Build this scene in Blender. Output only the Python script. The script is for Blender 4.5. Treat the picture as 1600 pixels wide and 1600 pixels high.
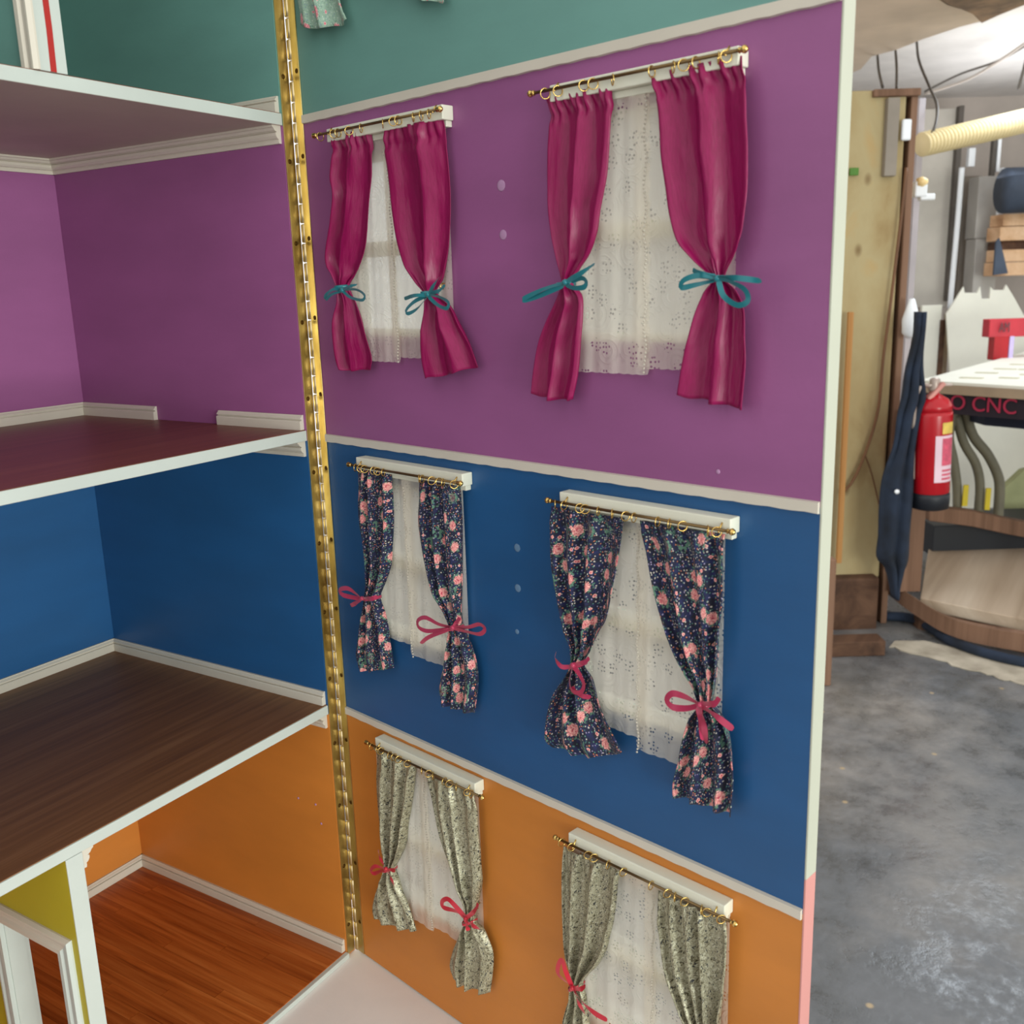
import bpy, bmesh, math, random
from mathutils import Vector, Matrix, noise
from math import pi, sin, cos
random.seed(7)
for o in list(bpy.data.objects): bpy.data.objects.remove(o)
SC = bpy.context.scene; COL = SC.collection
V = Vector

# ------------------------------------------------------------------ camera
CAM = V((-0.67316, -0.65154, 0.69358)); YAW, PIT, ROL, FPX = -1.00835, 0.22948, -0.03048, 1526.2
def _rot(a, b, c):
    f = V((-sin(a)*cos(b), cos(a)*cos(b), -sin(b))); r = V((cos(a), sin(a), 0)); u = r.cross(f)
    return cos(c)*r + sin(c)*u, -sin(c)*r + cos(c)*u, f
CR, CU, CF = _rot(YAW, PIT, ROL)
cd = bpy.data.cameras.new('camera'); cam = bpy.data.objects.new('camera', cd); COL.objects.link(cam)
m = Matrix((CR, CU, -CF)).transposed().to_4x4(); m.translation = CAM; cam.matrix_world = m
cd.sensor_width = 36; cd.lens = FPX/1600*36; cd.clip_start = 0.02; cd.clip_end = 60
cd.dof.use_dof = True; cd.dof.focus_distance = 0.92; cd.dof.aperture_fstop = 13
SC.camera = cam
# ------------------------------------------------------------------ light and exposure
SC.view_settings.view_transform = 'Standard'; SC.view_settings.look = 'None'
SC.view_settings.exposure = 0.0; SC.view_settings.gamma = 1; SC.view_settings.use_curve_mapping = False
W = bpy.data.worlds.new('world'); SC.world = W; W.use_nodes = True
bgn = W.node_tree.nodes['Background']; bgn.inputs[0].default_value = (1.0, 0.99, 0.96, 1); bgn.inputs[1].default_value = 1.17
RH = V((CF.x, CF.y, 0)).normalized(); RX = V((RH.y, -RH.x, 0))      # workshop axes: RH away, RX right
def area(name, loc, target, sx, sy, power, col):
    l = bpy.data.lights.new(name, 'AREA'); l.shape = 'RECTANGLE'; l.size = sx; l.size_y = sy; l.energy = power; l.color = col
    o = bpy.data.objects.new(name, l); COL.objects.link(o); o.location = loc
    o.rotation_euler = (V(target)-V(loc)).to_track_quat('-Z', 'Y').to_euler(); return o
area('window_daylight', (-1.6, -4.6, 0.55), (0, 0, 0.55), 2.4, 1.5, 165, (0.95, 1.0, 0.93))
area('ceiling_light', CAM + RH*4.55 + RX*2.46 + V((0, 0, .95)), CAM + RH*4.55 + RX*2.46 + V((0, 0, -1)), 1.4, 0.5, 26, (0.80, 0.90, 1.0))
area('ceiling_fill', CAM + RH*5.6 + RX*2.9 + V((0, 0, .55)), CAM + RH*5.6 + RX*2.9 + V((0, 0, 3)), 1.6, 0.6, 13, (0.95, 0.97, 1.0))  # added lamp without a fixture, faces up to brighten the ceiling
area('ceiling_fill', CAM + RH*4.4 + RX*.35 + V((0, 0, .35)), CAM + RH*4.4 + RX*.35 + V((0, 0, 3)), 1.2, 0.6, 18, (1.0, 0.95, 0.9))  # second added ceiling fill, kept out of view behind the door panel

# ------------------------------------------------------------------ measuring helpers
def ray(x, y): return CF + CR*((x-800)/FPX) - CU*((y-800)/FPX)
def onplane(x, y, P0, N):
    d = ray(x, y); return CAM + d*((V(P0)-CAM).dot(N)/d.dot(N))
AL = -1.77722; T = 0.01405; PW = 0.51636; PT = 0.0134
E = V((cos(AL), sin(AL), 0)); N = V((sin(AL), -cos(AL), 0))         # door panel: E along it, N out of its painted face
HP = V((T, 0, 0))
def P(u, z, w=0): return HP + E*u + N*w + V((0, 0, z))
def pan(x, y, w=0.0):
    X = onplane(x, y, HP + N*w, N); return (X-HP).dot(E), X.z
def bg(x, y, Y):                                                    # point of the workshop Y metres away
    d = ray(x, y); return CAM + d*(Y/d.dot(RH))
def hz(x, y, z): return onplane(x, y, (0, 0, z), V((0, 0, 1)))
GZ = -0.75

# ------------------------------------------------------------------ mesh helpers
def obj(name, bm, mat, parent=None, smooth=False, bevel=0, solid=0, **props):
    me = bpy.data.meshes.new(name)
    if smooth:
        for f in bm.faces: f.smooth = True
    bm.normal_update(); bm.to_mesh(me); bm.free()
    for mm in (mat if isinstance(mat, (list, tuple)) else [mat]): me.materials.append(mm)
    o = bpy.data.objects.new(name, me); COL.objects.link(o)
    if parent: o.parent = parent
    if solid:
        s = o.modifiers.new('s', 'SOLIDIFY'); s.thickness = solid; s.offset = 0
    if bevel:
        b = o.modifiers.new('b', 'BEVEL'); b.width = bevel; b.segments = 2; b.limit_method = 'ANGLE'; b.angle_limit = 0.7
    for k, v in props.items(): o[k] = v
    return o
def empty(name, loc, label=None, cat=None, group=None, parent=None):
    o = bpy.data.objects.new(name, None); COL.objects.link(o); o.empty_display_size = .02
    if parent: o.parent = parent
    else: o.location = loc
    if label: o['label'] = label
    if cat: o['category'] = cat
    if group: o['group'] = group
    return o
def local(o, root):                                                 # keep world place of a part under a moved empty
    o.parent = root; o.matrix_parent_inverse = Matrix.Translation(-root.location); return o
def hexa(bm, pts, mi=0):
    vs = [bm.verts.new(p) for p in pts]
    for f in ((0,3,2,1),(4,5,6,7),(0,1,5,4),(1,2,6,5),(2,3,7,6),(3,0,4,7)):
        fc = bm.faces.new([vs[i] for i in f]); fc.material_index = mi
    return vs
def box(bm, x0, x1, y0, y1, z0, z1, mi=0):
    return hexa(bm, [(x0,y0,z0),(x1,y0,z0),(x1,y1,z0),(x0,y1,z0),(x0,y0,z1),(x1,y0,z1),(x1,y1,z1),(x0,y1,z1)], mi)
def pbox(bm, u0, u1, z0, z1, w0, w1):                               # box in door-panel axes
    return hexa(bm, [P(u0,z0,w0),P(u1,z0,w0),P(u1,z0,w1),P(u0,z0,w1),P(u0,z1,w0),P(u1,z1,w0),P(u1,z1,w1),P(u0,z1,w1)])
def rbox(bm, c, sx, sy, sz, ax=None, ay=None, az=None):             # centre + full sizes in workshop axes
    ax = ax or RX; ay = ay or RH; az = az or V((0,0,1))
    pts = [c + ax*(sx/2*i) + ay*(sy/2*j) + az*(sz/2*k) for k in (-1,1) for (i,j) in ((-1,-1),(1,-1),(1,1),(-1,1))]
    return hexa(bm, pts)
def bgbox(bm, x0, y0, x1, y1, Y, dep):
    ym = (y0+y1)/2; a = bg(x0, ym, Y); b = bg(x1, ym, Y); t = bg((x0+x1)/2, y0, Y); d = bg((x0+x1)/2, y1, Y)
    c = (a+b)/2; c.z = (t.z+d.z)/2
    return rbox(bm, c + RH*dep/2, (b-a).dot(RX), dep, t.z-d.z)
def tube(bm, pts, r, seg=8, closed=False, rad=None):
    pts = [V(p) for p in pts]; n = len(pts); rings = []
    up = V((0.13, 0.27, 0.95)); prev = None
    for i, p in enumerate(pts):
        t = (pts[(i+1) % n] - pts[i-1]) if closed else (pts[min(i+1, n-1)] - pts[max(i-1, 0)])
        t.normalize()
        a = (prev - t*prev.dot(t)) if prev else t.cross(up)
        if a.length < 1e-5: a = t.cross(V((1, 0, 0)))
        a.normalize(); prev = a; b = t.cross(a); rr = rad[i] if rad else r
        rings.append([bm.verts.new(p + (a*cos(2*pi*k/seg) + b*sin(2*pi*k/seg))*rr) for k in range(seg)])
    m_ = n if closed else n-1
    for i in range(m_):
        A, B = rings[i], rings[(i+1) % n]
        for k in range(seg): bm.faces.new((A[k], A[(k+1) % seg], B[(k+1) % seg], B[k]))
    if not closed:
        bm.faces.new(rings[0][::-1]); bm.faces.new(rings[-1])
def lathe(bm, prof, base, axis, seg=24):
    axis = V(axis).normalized(); a = axis.orthogonal().normalized(); b = axis.cross(a); rings = []
    for r, h in prof:
        rings.append([bm.verts.new(V(base)+axis*h+(a*cos(2*pi*k/seg)+b*sin(2*pi*k/seg))*max(r, 1e-5)) for k in range(seg)])
    for A, B in zip(rings, rings[1:]):
        for k in range(seg): bm.faces.new((A[k], A[(k+1) % seg], B[(k+1) % seg], B[k]))
    bm.faces.new(rings[0][::-1]); bm.faces.new(rings[-1])
def crom(pts, n):
    pts = [V(p) for p in pts]; L = [0]
    for a, b in zip(pts, pts[1:]): L.append(L[-1] + max((b-a).length, 1e-6))
    out = []
    for i in range(n):
        s = L[-1]*i/(n-1); k = max(j for j in range(len(pts)-1) if L[j] <= s+1e-9)
        t = (s-L[k])/(L[k+1]-L[k]); p1, p2 = pts[k], pts[k+1]
        p0 = pts[k-1] if k > 0 else p1*2-p2; p3 = pts[k+2] if k+2 < len(pts) else p2*2-p1
        out.append(.5*((2*p1) + (p2-p0)*t + (2*p0-5*p1+4*p2-p3)*t*t + (3*p1-p0-3*p2+p3)*t**3))
    return out
def prism(bm, prof, A, B, d, up=V((0, 0, 1)), m0=0, m1=0):           # profile (d, h) swept from A to B, mitred ends
    al = (V(B)-V(A)).normalized()
    r = [[bm.verts.new(V(q)+d*x+up*h+al*h*mm) for x, h in prof] for q, mm in ((A, -m0), (B, m1))]; n = len(prof)
    for k in range(n): bm.faces.new((r[0][k], r[0][(k+1) % n], r[1][(k+1) % n], r[1][k]))
    bm.faces.new(r[0][::-1]); bm.faces.new(r[1])
def polyslab(bm, pts, off):                                         # polygon extruded by vector off
    a = [bm.verts.new(p) for p in pts]; b = [bm.verts.new(V(p)+off) for p in pts]; n = len(pts)
    bm.faces.new(a); bm.faces.new(b[::-1])
    for k in range(n): bm.faces.new((a[k], b[k], b[(k+1) % n], a[(k+1) % n]))
NB = bmesh.new

# ------------------------------------------------------------------ materials
def lin(c):
    c = [x/255 for x in c]; return tuple(x/12.92 if x <= .04045 else ((x+.055)/1.055)**2.4 for x in c) + (1,)
class G:
    def __init__(s, name):
        s.m = bpy.data.materials.new(name); s.m.use_nodes = True; s.t = s.m.node_tree; s.b = s.t.nodes['Principled BSDF']
        s.out = s.t.nodes['Material Output']
    def n(s, typ, **kw):
        nd = s.t.nodes.new(typ)
        for k, v in kw.items():
            if k in nd.inputs: 
                nd.inputs[k].default_value = v
            else: setattr(nd, k, v)
        return nd
    def l(s, a, b): s.t.links.new(a, b)
    def coord(s, kind='Object', scale=(1, 1, 1), rot=(0, 0, 0)):
        c = s.n('ShaderNodeTexCoord'); mp = s.n('ShaderNodeMapping'); mp.inputs['Scale'].default_value = scale
        mp.inputs['Rotation'].default_value = rot; s.l(c.outputs[kind], mp.inputs[0]); return mp.outputs[0]
    def noise(s, co, scale, detail=4, dist=0, rough=.55):
        nd = s.n('ShaderNodeTexNoise'); nd.inputs['Scale'].default_value = scale; nd.inputs['Detail'].default_value = detail
        nd.inputs['Distortion'].default_value = dist; nd.inputs['Roughness'].default_value = rough; s.l(co, nd.inputs['Vector']); return nd.outputs[0]
    def vor(s, co, scale, rnd=1.0, dim='2D'):
        nd = s.n('ShaderNodeTexVoronoi'); nd.voronoi_dimensions = dim; nd.inputs['Scale'].default_value = scale; nd.inputs['Randomness'].default_value = rnd
        s.l(co, nd.inputs['Vector']); return nd
    def ramp(s, fac, stops, interp='LINEAR'):
        nd = s.n('ShaderNodeValToRGB'); cr = nd.color_ramp; cr.interpolation = interp
        while len(cr.elements) < len(stops): cr.elements.new(.5)
        for e, (p, c) in zip(cr.elements, stops): e.position = p; e.color = c if len(c) == 4 else lin(c)
        s.l(fac, nd.inputs[0]); return nd.outputs[0]
    def mix(s, fac, a, b):
        nd = s.n('ShaderNodeMix', data_type='RGBA')
        for sock, v in ((nd.inputs[0], fac), (nd.inputs[6], a), (nd.inputs[7], b)):
            if isinstance(v, bpy.types.NodeSocket): s.l(v, sock)
            else: sock.default_value = v if not isinstance(v, tuple) or len(v) == 4 else lin(v)
        return nd.outputs[2]
    def math(s, op, a, b=0.0):
        nd = s.n('ShaderNodeMath', operation=op)
        for sock, v in zip(nd.inputs, (a, b)):
            if isinstance(v, bpy.types.NodeSocket): s.l(v, sock)
            else: sock.default_value = v
        return nd.outputs[0]
    def bump(s, h, strength=.2, dist=.001):
        nd = s.n('ShaderNodeBump'); nd.inputs['Strength'].default_value = strength; nd.inputs['Distance'].default_value = dist
        s.l(h, nd.inputs['Height']); s.l(nd.outputs[0], s.b.inputs['Normal']); return nd
    def col(s, c):
        if isinstance(c, bpy.types.NodeSocket): s.l(c, s.b.inputs['Base Color'])
        else: s.b.inputs['Base Color'].default_value = lin(c)
    def set(s, **kw):
        for k, v in kw.items(): s.b.inputs[k.replace('_', ' ')].default_value = v
        return s
WH = (1, 1, 1, 1); BK = (0, 0, 0, 1)
def paint(name, c, rough=.5, var=.08, scale=12, streak=(1, 1, 1), bumpd=.0004, c2=None):
    g = G(name); co = g.coord('Object', streak)
    n1 = g.noise(co, scale, 5)
    dark = tuple(x*(1-var) for x in c); lite = tuple(min(255, x*(1+var)) for x in c)
    base = g.ramp(n1, [(.3, dark), (.7, c2 or lite)])
    g.col(base); g.set(Roughness=rough)
    g.bump(g.noise(g.coord('Object'), 350, 3), .25, bumpd); return g.m
M = {}
M['white'] = paint('white_gloss_paint', (190, 197, 191), .35, .02)
M['cream'] = paint('cream_paint', (226, 226, 208), .45, .015)
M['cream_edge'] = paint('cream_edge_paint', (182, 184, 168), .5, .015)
M['pink'] = paint('pink_paint', (202, 140, 134), .5, .02)
M['trim'] = paint('off_white_trim', (205, 198, 184), .45, .02)
M['ceil'] = paint('white_ceiling', (186, 172, 160), .6, .03)
M['purple'] = paint('purple_emulsion', (146, 84, 134), .5, .04, 6, (1, 1, 3))
M['blue'] = paint('blue_emulsion', (28, 82, 132), .45, .05, 6, (1, 1, 3))
M['orange'] = paint('orange_emulsion', (198, 124, 50), .5, .04, 6, (1, 1, 3))
M['teal'] = paint('teal_emulsion', (104, 150, 142), .5, .04, 6, (1, 1, 3))
M['yellow'] = paint('yellow_emulsion', (176, 162, 40), .5, .04, 6)
M['basewhite'] = paint('base_board_white', (238, 234, 230), .6, .02)
M['redline'] = paint('red_paint', (165, 35, 30), .5, .04)
M['filler'] = paint('filler', (176, 134, 172), .8, .04); M['filler_blue'] = paint('filler_on_blue', (96, 128, 160), .8, .04)
M['underboard'] = paint('raw_board', (205, 190, 168), .8, .06, 8)
def wood(name, cols, axis, rough=.45, freq=60, spec=.4, per=False):
    g = G(name); sc = [freq]*3; sc[axis] = freq*.035
    co = g.coord('Object', tuple(sc))
    if per:
        oi = g.n('ShaderNodeObjectInfo'); ad = g.n('ShaderNodeVectorMath', operation='ADD'); mu = g.n('ShaderNodeMath', operation='MULTIPLY')
        mu.inputs[1].default_value = 40; g.l(oi.outputs['Random'], mu.inputs[0]); cb = g.n('ShaderNodeCombineXYZ')
        for i in range(3): g.l(mu.outputs[0], cb.inputs[i])
        g.l(co, ad.inputs[0]); g.l(cb.outputs[0], ad.inputs[1]); co = ad.outputs[0]
    n1 = g.noise(co, 1.0, 6, .6, .65)
    c = g.ramp(n1, [(.28, cols[0]), (.5, cols[1]), (.72, cols[2])])
    if per:
        c = g.mix(g.math('MULTIPLY', oi.outputs['Random'], .45), c, cols[0])
    g.col(c); g.set(Roughness=rough); g.b.inputs['Specular IOR Level'].default_value = spec
    g.bump(n1, .15, .0004); return g.m
M['orange_wood'] = wood('red_brown_laminate', [(120, 48, 10), (186, 102, 42), (212, 132, 66)], 1, .42, 110, .3, True)
M['brown_wood'] = wood('dark_brown_laminate', [(100, 62, 32), (122, 78, 42), (140, 96, 60)], 0, .42, 120, .3)
M['red_floor'] = wood('maroon_laminate', [(96, 46, 26), (112, 58, 36), (126, 72, 48)], 0, .4, 60)
M['ply'] = wood('pale_plywood', [(150, 128, 104), (190, 170, 148), (222, 208, 188)], 0, .75, 3)
M['brownpost'] = wood('brown_timber', [(92, 66, 48), (128, 96, 76), (146, 114, 92)], 2, .8, 12)
M['lath'] = wood('orange_lath', [(150, 100, 48), (176, 124, 68), (190, 144, 88)], 2, .7, 12)
M['timber'] = wood('fresh_timber', [(180, 130, 90), (222, 180, 140), (240, 205, 170)], 0, .7, 6)
M['darkwood'] = wood('dark_timber', [(52, 34, 24), (84, 58, 42), (110, 80, 60)], 0, .8, 10)
g = G('brass'); g.col(g.ramp(g.noise(g.coord('Object', (1, 1, .3)), 60, 5), [(.3, (160, 138, 88)), (.6, (206, 188, 134)), (.8, (226, 212, 166))]))
g.set(Metallic=1.0, Roughness=.33); M['brass'] = g.m
g = G('pale_brass'); g.col((226, 206, 160)); g.set(Metallic=1.0, Roughness=.3); M['knuckle'] = g.m
g = G('gold_wire'); g.col((222, 186, 110)); g.set(Metallic=1.0, Roughness=.22); M['gold'] = g.m
g = G('bronze_rod'); g.col((120, 98, 66)); g.set(Metallic=.9, Roughness=.35); M['rod'] = g.m
g = G('screw_head'); g.col((92, 66, 26)); g.set(Metallic=.9, Roughness=.5); M['screw'] = g.m
def weave(g, s=1.6):
    co = g.coord('UV'); w = g.n('ShaderNodeTexWave', wave_type='BANDS'); w.inputs['Scale'].default_value = 9; g.l(co, w.inputs[0]); return co
# magenta satin
g = G('magenta_satin'); co = g.coord('UV', (1, .25, 1))
g.col(g.ramp(g.noise(co, 6, 3), [(.3, (130, 6, 70)), (.7, (146, 12, 82))])); g.set(Roughness=.4, Sheen_Weight=.0)
g.b.inputs['Specular IOR Level'].default_value = .4
g.b.inputs['Sheen Tint'].default_value = lin((230, 120, 180)); g.bump(g.noise(g.coord('UV', (1, .3, 1)), 1.6, 4), .45, .0012); M['satin'] = g.m
def floral(name, base, rose, leaf, fleck, cell=2.1):
    g = G(name); co = g.coord('UV')
    wob = g.n('ShaderNodeTexNoise'); wob.inputs['Scale'].default_value = 5; g.l(co, wob.inputs['Vector'])
    ad = g.n('ShaderNodeVectorMath', operation='MULTIPLY_ADD'); ad.inputs[1].default_value = (.16, .16, 0); g.l(wob.outputs['Color'], ad.inputs[0]); g.l(co, ad.inputs[2]); cw = ad.outputs[0]
    b0 = g.mix(g.ramp(g.noise(cw, 2.5, 3), [(.42, BK), (.62, WH)]), base[0], base[1])
    # tiny flecks
    v3 = g.vor(cw, 4.6); hole = g.ramp(v3.outputs['Distance'], [(.20, WH), (.27, BK)])
    sep = g.n('ShaderNodeSeparateColor'); g.l(v3.outputs['Color'], sep.inputs[0])
    fc = g.ramp(sep.outputs[0], [(0, fleck[0]), (.3, fleck[1]), (.5, fleck[2]), (.7, fleck[3]), (.85, fleck[1])], 'CONSTANT')
    on = g.math('MULTIPLY', hole, g.ramp(sep.outputs[1], [(.30, BK), (.34, WH)]))
    c = g.mix(on, b0, fc)
    v2 = g.vor(cw, 1.15); s2 = g.n('ShaderNodeSeparateColor'); g.l(v2.outputs['Color'], s2.inputs[0])
    pet = g.noise(co, 9, 2)
    d2 = g.math('ADD', v2.outputs['Distance'], g.math('MULTIPLY', pet, .12))
    c = g.mix(g.math('MULTIPLY', g.ramp(d2, [(.20, WH), (.23, BK)]), g.ramp(s2.outputs[1], [(.62, BK), (.64, WH)])), c, g.ramp(v2.outputs['Distance'], [(.03, rose[1]), (.08, rose[0]), (.16, rose[2])]))
    # big roses with leaves
    v1 = g.vor(cw, 1/cell, .95); s1 = g.n('ShaderNodeSeparateColor'); g.l(v1.outputs['Color'], s1.inputs[0])
    d1 = g.math('ADD', v1.outputs['Distance'], g.math('MULTIPLY', pet, .26))
    lf = g.math('MULTIPLY', g.ramp(d1, [(.40, WH), (.44, BK)]), g.ramp(g.noise(co, 3.2, 1), [(.5, BK), (.54, WH)]))
    c = g.mix(lf, c, leaf)
    rr = g.ramp(g.math('ADD', v1.outputs['Distance'], g.math('MULTIPLY', g.noise(co, 5, 3), .55)), [(.27, rose[1]), (.32, rose[0]), (.36, rose[2]), (.40, rose[1]), (.44, rose[0]), (.5, rose[2])])
    c = g.mix(g.math('MULTIPLY', g.ramp(d1, [(.31, WH), (.33, BK)]), g.ramp(s1.outputs[2], [(.22, BK), (.24, WH)])), c, rr)
    g.col(c); g.set(Roughness=.75, Sheen_Weight=.1); g.bump(g.noise(co, 30, 2), .3, .0004); return g.m
M['navy_floral'] = floral('navy_floral_cotton', ((8, 13, 36), (18, 28, 78)), ((226, 138, 136), (180, 62, 84), (244, 190, 178)), (84, 124, 104),
                          ((196, 190, 178), (80, 128, 118), (196, 120, 84), (150, 140, 176)))
M['mint_floral'] = floral('mint_floral_cotton', ((140, 170, 150), (156, 184, 166)), ((220, 130, 140), (190, 80, 100), (236, 190, 190)), (100, 140, 120),
                          ((120, 140, 140), (180, 200, 186), (120, 140, 160), (190, 206, 190)), 2.4)
g = G('silver_brocade'); co = g.coord('UV'); wb = g.n('ShaderNodeTexNoise'); wb.inputs['Scale'].default_value = 2.5; g.l(co, wb.inputs['Vector'])
ad = g.n('ShaderNodeVectorMath', operation='MULTIPLY_ADD'); ad.inputs[1].default_value = (.8, .8, 0); g.l(wb.outputs['Color'], ad.inputs[0]); g.l(co, ad.inputs[2])
nA = g.noise(ad.outputs[0], 3.6, 1.5, 2.2); c = g.ramp(nA, [(.36, (76, 70, 50)), (.44, (152, 146, 118)), (.5, (192, 190, 164)), (.56, (116, 108, 80)), (.62, (200, 198, 174))])
v = g.vor(ad.outputs[0], 2.4); c = g.mix(g.ramp(v.outputs['Distance'], [(.13, WH), (.17, BK)]), c, (52, 54, 56))
g.col(c); g.set(Roughness=.38, Metallic=.35); g.bump(nA, .3, .0006); M['brocade'] = g.m
def ribbonmat(name, c):
    g = G(name); g.col(c); g.set(Roughness=.3); g.b.inputs['Sheen Weight'].default_value = .2; g.bump(g.noise(g.coord('Object'), 900, 2), .2, .0002); return g.m
M['rib_teal'] = ribbonmat('teal_ribbon', (10, 112, 122)); M['rib_pink'] = ribbonmat('rose_ribbon', (172, 42, 80)); M['rib_red'] = ribbonmat('red_ribbon', (186, 16, 44))
# net: white broderie with real eyelet holes, embroidery relief, see-through cloth
def netmat(name, holes):
    g = G(name); co = g.coord('UV'); t = g.t
    v = g.vor(co, 3.1, .6); cl = g.vor(co, .62, .8)
    on = g.math('MULTIPLY', g.ramp(v.outputs['Distance'], [(.22, WH), (.26, BK)]), g.ramp(cl.outputs['Distance'], [(.27, WH), (.33, BK)]))
    v4 = g.vor(co, .5, .6); emb = g.ramp(g.math('SINE', g.math('MULTIPLY', v4.outputs['Distance'], 34.0)), [(.35, BK), (.8, WH)])
    patch = g.ramp(g.noise(co, .5, 1), [(.46, BK), (.56, WH)])
    h = g.math('ADD', g.math('MULTIPLY', emb, patch), g.math('MULTIPLY', g.noise(co, 14, 3), .5))
    bp = g.bump(h, .6, .0010); g.col((250, 244, 232)); g.set(Roughness=.85)
    tr = g.n('ShaderNodeBsdfTranslucent'); tr.inputs[0].default_value = lin((255, 250, 238))
    m1 = g.n('ShaderNodeMixShader'); m1.inputs[0].default_value = .55; g.l(g.b.outputs[0], m1.inputs[1]); g.l(tr.outputs[0], m1.inputs[2])
    tp = g.n('ShaderNodeBsdfTransparent'); m2 = g.n('ShaderNodeMixShader')
    fac = g.math('MAXIMUM', g.math('MULTIPLY', on, holes), .18)
    g.l(fac, m2.inputs[0]); g.l(m1.outputs[0], m2.inputs[1]); g.l(tp.outputs[0], m2.inputs[2]); g.l(m2.outputs[0], g.out.inputs[0]); return g.m
M['net'] = netmat('broderie_net', .9)
M['net_soft'] = netmat('plain_broderie_net', .35)
g = G('clear_pane'); g.set(Roughness=.15, Transmission_Weight=1.0, IOR=1.2); g.col((235, 240, 240)); M['glass'] = g.m
# workshop
g = G('worn_concrete'); co = g.coord('Object'); n1 = g.noise(co, 1.6, 6, .2, .6); n2 = g.noise(co, 9, 7, .1, .6); n3 = g.noise(co, 45, 4, 0, .7)
c = g.mix(g.ramp(n1, [(.40, BK), (.66, WH)]), g.ramp(n2, [(.3, (80, 82, 84)), (.7, (106, 108, 112))]), g.ramp(n2, [(.3, (106, 103, 100)), (.7, (146, 140, 134))]))
sp = g.vor(co, 2.6); c = g.mix(g.ramp(sp.outputs['Distance'], [(.012, WH), (.025, BK)]), c, (170, 150, 120)); g.col(c)
rg = g.ramp(g.math('ADD', g.math('MULTIPLY', n2, .6), g.math('MULTIPLY', n3, .4)), [(.40, (.22, .22, .22, 1)), (.62, (.6, .6, .6, 1))]); g.l(rg, g.b.inputs['Roughness'])
g.bump(g.math('ADD', n2, g.math('MULTIPLY', n3, .4)), .35, .006); M['concrete'] = g.m
g = G('dusty_concrete'); co = g.coord('Object'); g.col(g.ramp(g.noise(co, 8, 6), [(.3, (140, 130, 114)), (.7, (196, 186, 168))])); g.set(Roughness=.9); M['dust'] = g.m
def plain(name, c, rough=.6, var=.1, scale=6, metal=0):
    g = G(name); co = g.coord('Object'); g.col(g.ramp(g.noise(co, scale, 5), [(.3, tuple(x*(1-var) for x in c)), (.7, tuple(min(255, x*(1+var)) for x in c))])); g.set(Roughness=rough, Metallic=metal); return g.m
g = G('stained_board'); co = g.coord('Object', (1, 1, .6)); n1 = g.noise(co, 4, 6, .4); n2 = g.noise(co, 12, 3)
c = g.ramp(n1, [(.25, (134, 102, 58)), (.45, (168, 148, 106)), (.6, (176, 160, 120)), (.8, (186, 146, 84))]); c = g.mix(g.ramp(g.vor(co, 6, 1, '3D').outputs['Distance'], [(.05, WH), (.12, BK)]), c, (120, 96, 60)); g.col(c); g.set(Roughness=.85); g.bump(n2, .5, .01); M['pillar'] = g.m
M['ws_ceiling'] = plain('painted_ceiling', (214, 210, 206), .8, .03); M['soffit'] = plain('beige_soffit', (190, 172, 152), .85, .06, 3)
M['rot'] = plain('broken_brown_board', (110, 88, 66), .9, .3, 9)
M['greywall'] = plain('grey_wall', (186, 176, 168), .8, .07, 2); M['greypanel'] = plain('grey_panel', (196, 190, 180), .6, .06, 3)
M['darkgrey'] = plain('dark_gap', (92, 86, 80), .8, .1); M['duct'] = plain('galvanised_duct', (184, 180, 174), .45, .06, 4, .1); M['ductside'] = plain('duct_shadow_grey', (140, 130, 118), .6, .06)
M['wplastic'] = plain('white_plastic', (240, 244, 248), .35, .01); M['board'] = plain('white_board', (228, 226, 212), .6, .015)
M['lilacgrey'] = plain('lilac_grey_board', (176, 168, 172), .7, .05); M['hose'] = plain('cream_hose', (222, 204, 158), .55, .05); M['wire'] = plain('dark_wire', (66, 58, 50), .6, .1); M['wire2'] = plain('brown_cable', (110, 72, 42), .6, .1)
M['navy'] = plain('navy_cloth', (28, 38, 54), .9, .35, 8); M['tarp'] = plain('slate_tarp', (64, 74, 90), .7, .2, 5)
M['red'] = plain('red_enamel', (176, 16, 30), .25, .04); M['redbar'] = plain('red_metal', (188, 44, 58), .5, .08); M['black'] = plain('black_plastic', (24, 28, 36), .5, .1)
M['steel'] = plain('dull_steel', (176, 160, 150), .4, .06, 6, .3); M['pinklever'] = plain('faded_red_lever', (204, 140, 130), .5, .05); M['label'] = plain('white_label', (226, 196, 208), .5, .05); M['labelpink'] = plain('pink_print', (206, 84, 108), .5, .12, 40)
M['lyellow'] = plain('yellow_label', (220, 190, 90), .5, .1, 30); M['banner'] = plain('black_banner', (34, 24, 34), .85, .15); M['navybox'] = plain('navy_box', (22, 28, 48), .8, .1)
M['letter'] = plain('crimson_letters', (170, 38, 70), .6, .05); M['greyletter'] = plain('grey_letters', (96, 60, 66), .6, .05)
M['legpipe'] = plain('grey_green_pipe', (108, 104, 86), .6, .1); M['ytag'] = plain('yellow_tag', (206, 184, 30), .5, .05); M['green'] = plain('pale_green_sheet', (168, 172, 128), .8, .1, 4)
M['edge'] = plain('table_edge', (160, 140, 116), .7, .08); M['slot'] = plain('slot_grey', (190, 184, 158), .8, .06); M['lilac'] = plain('lilac_strip', (196, 180, 226), .5, .04)
M['leaf'] = plain('green_tag', (70, 120, 30), .6, .1); M['amber'] = plain('amber_cap', (246, 214, 150), .4, .05)

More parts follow.
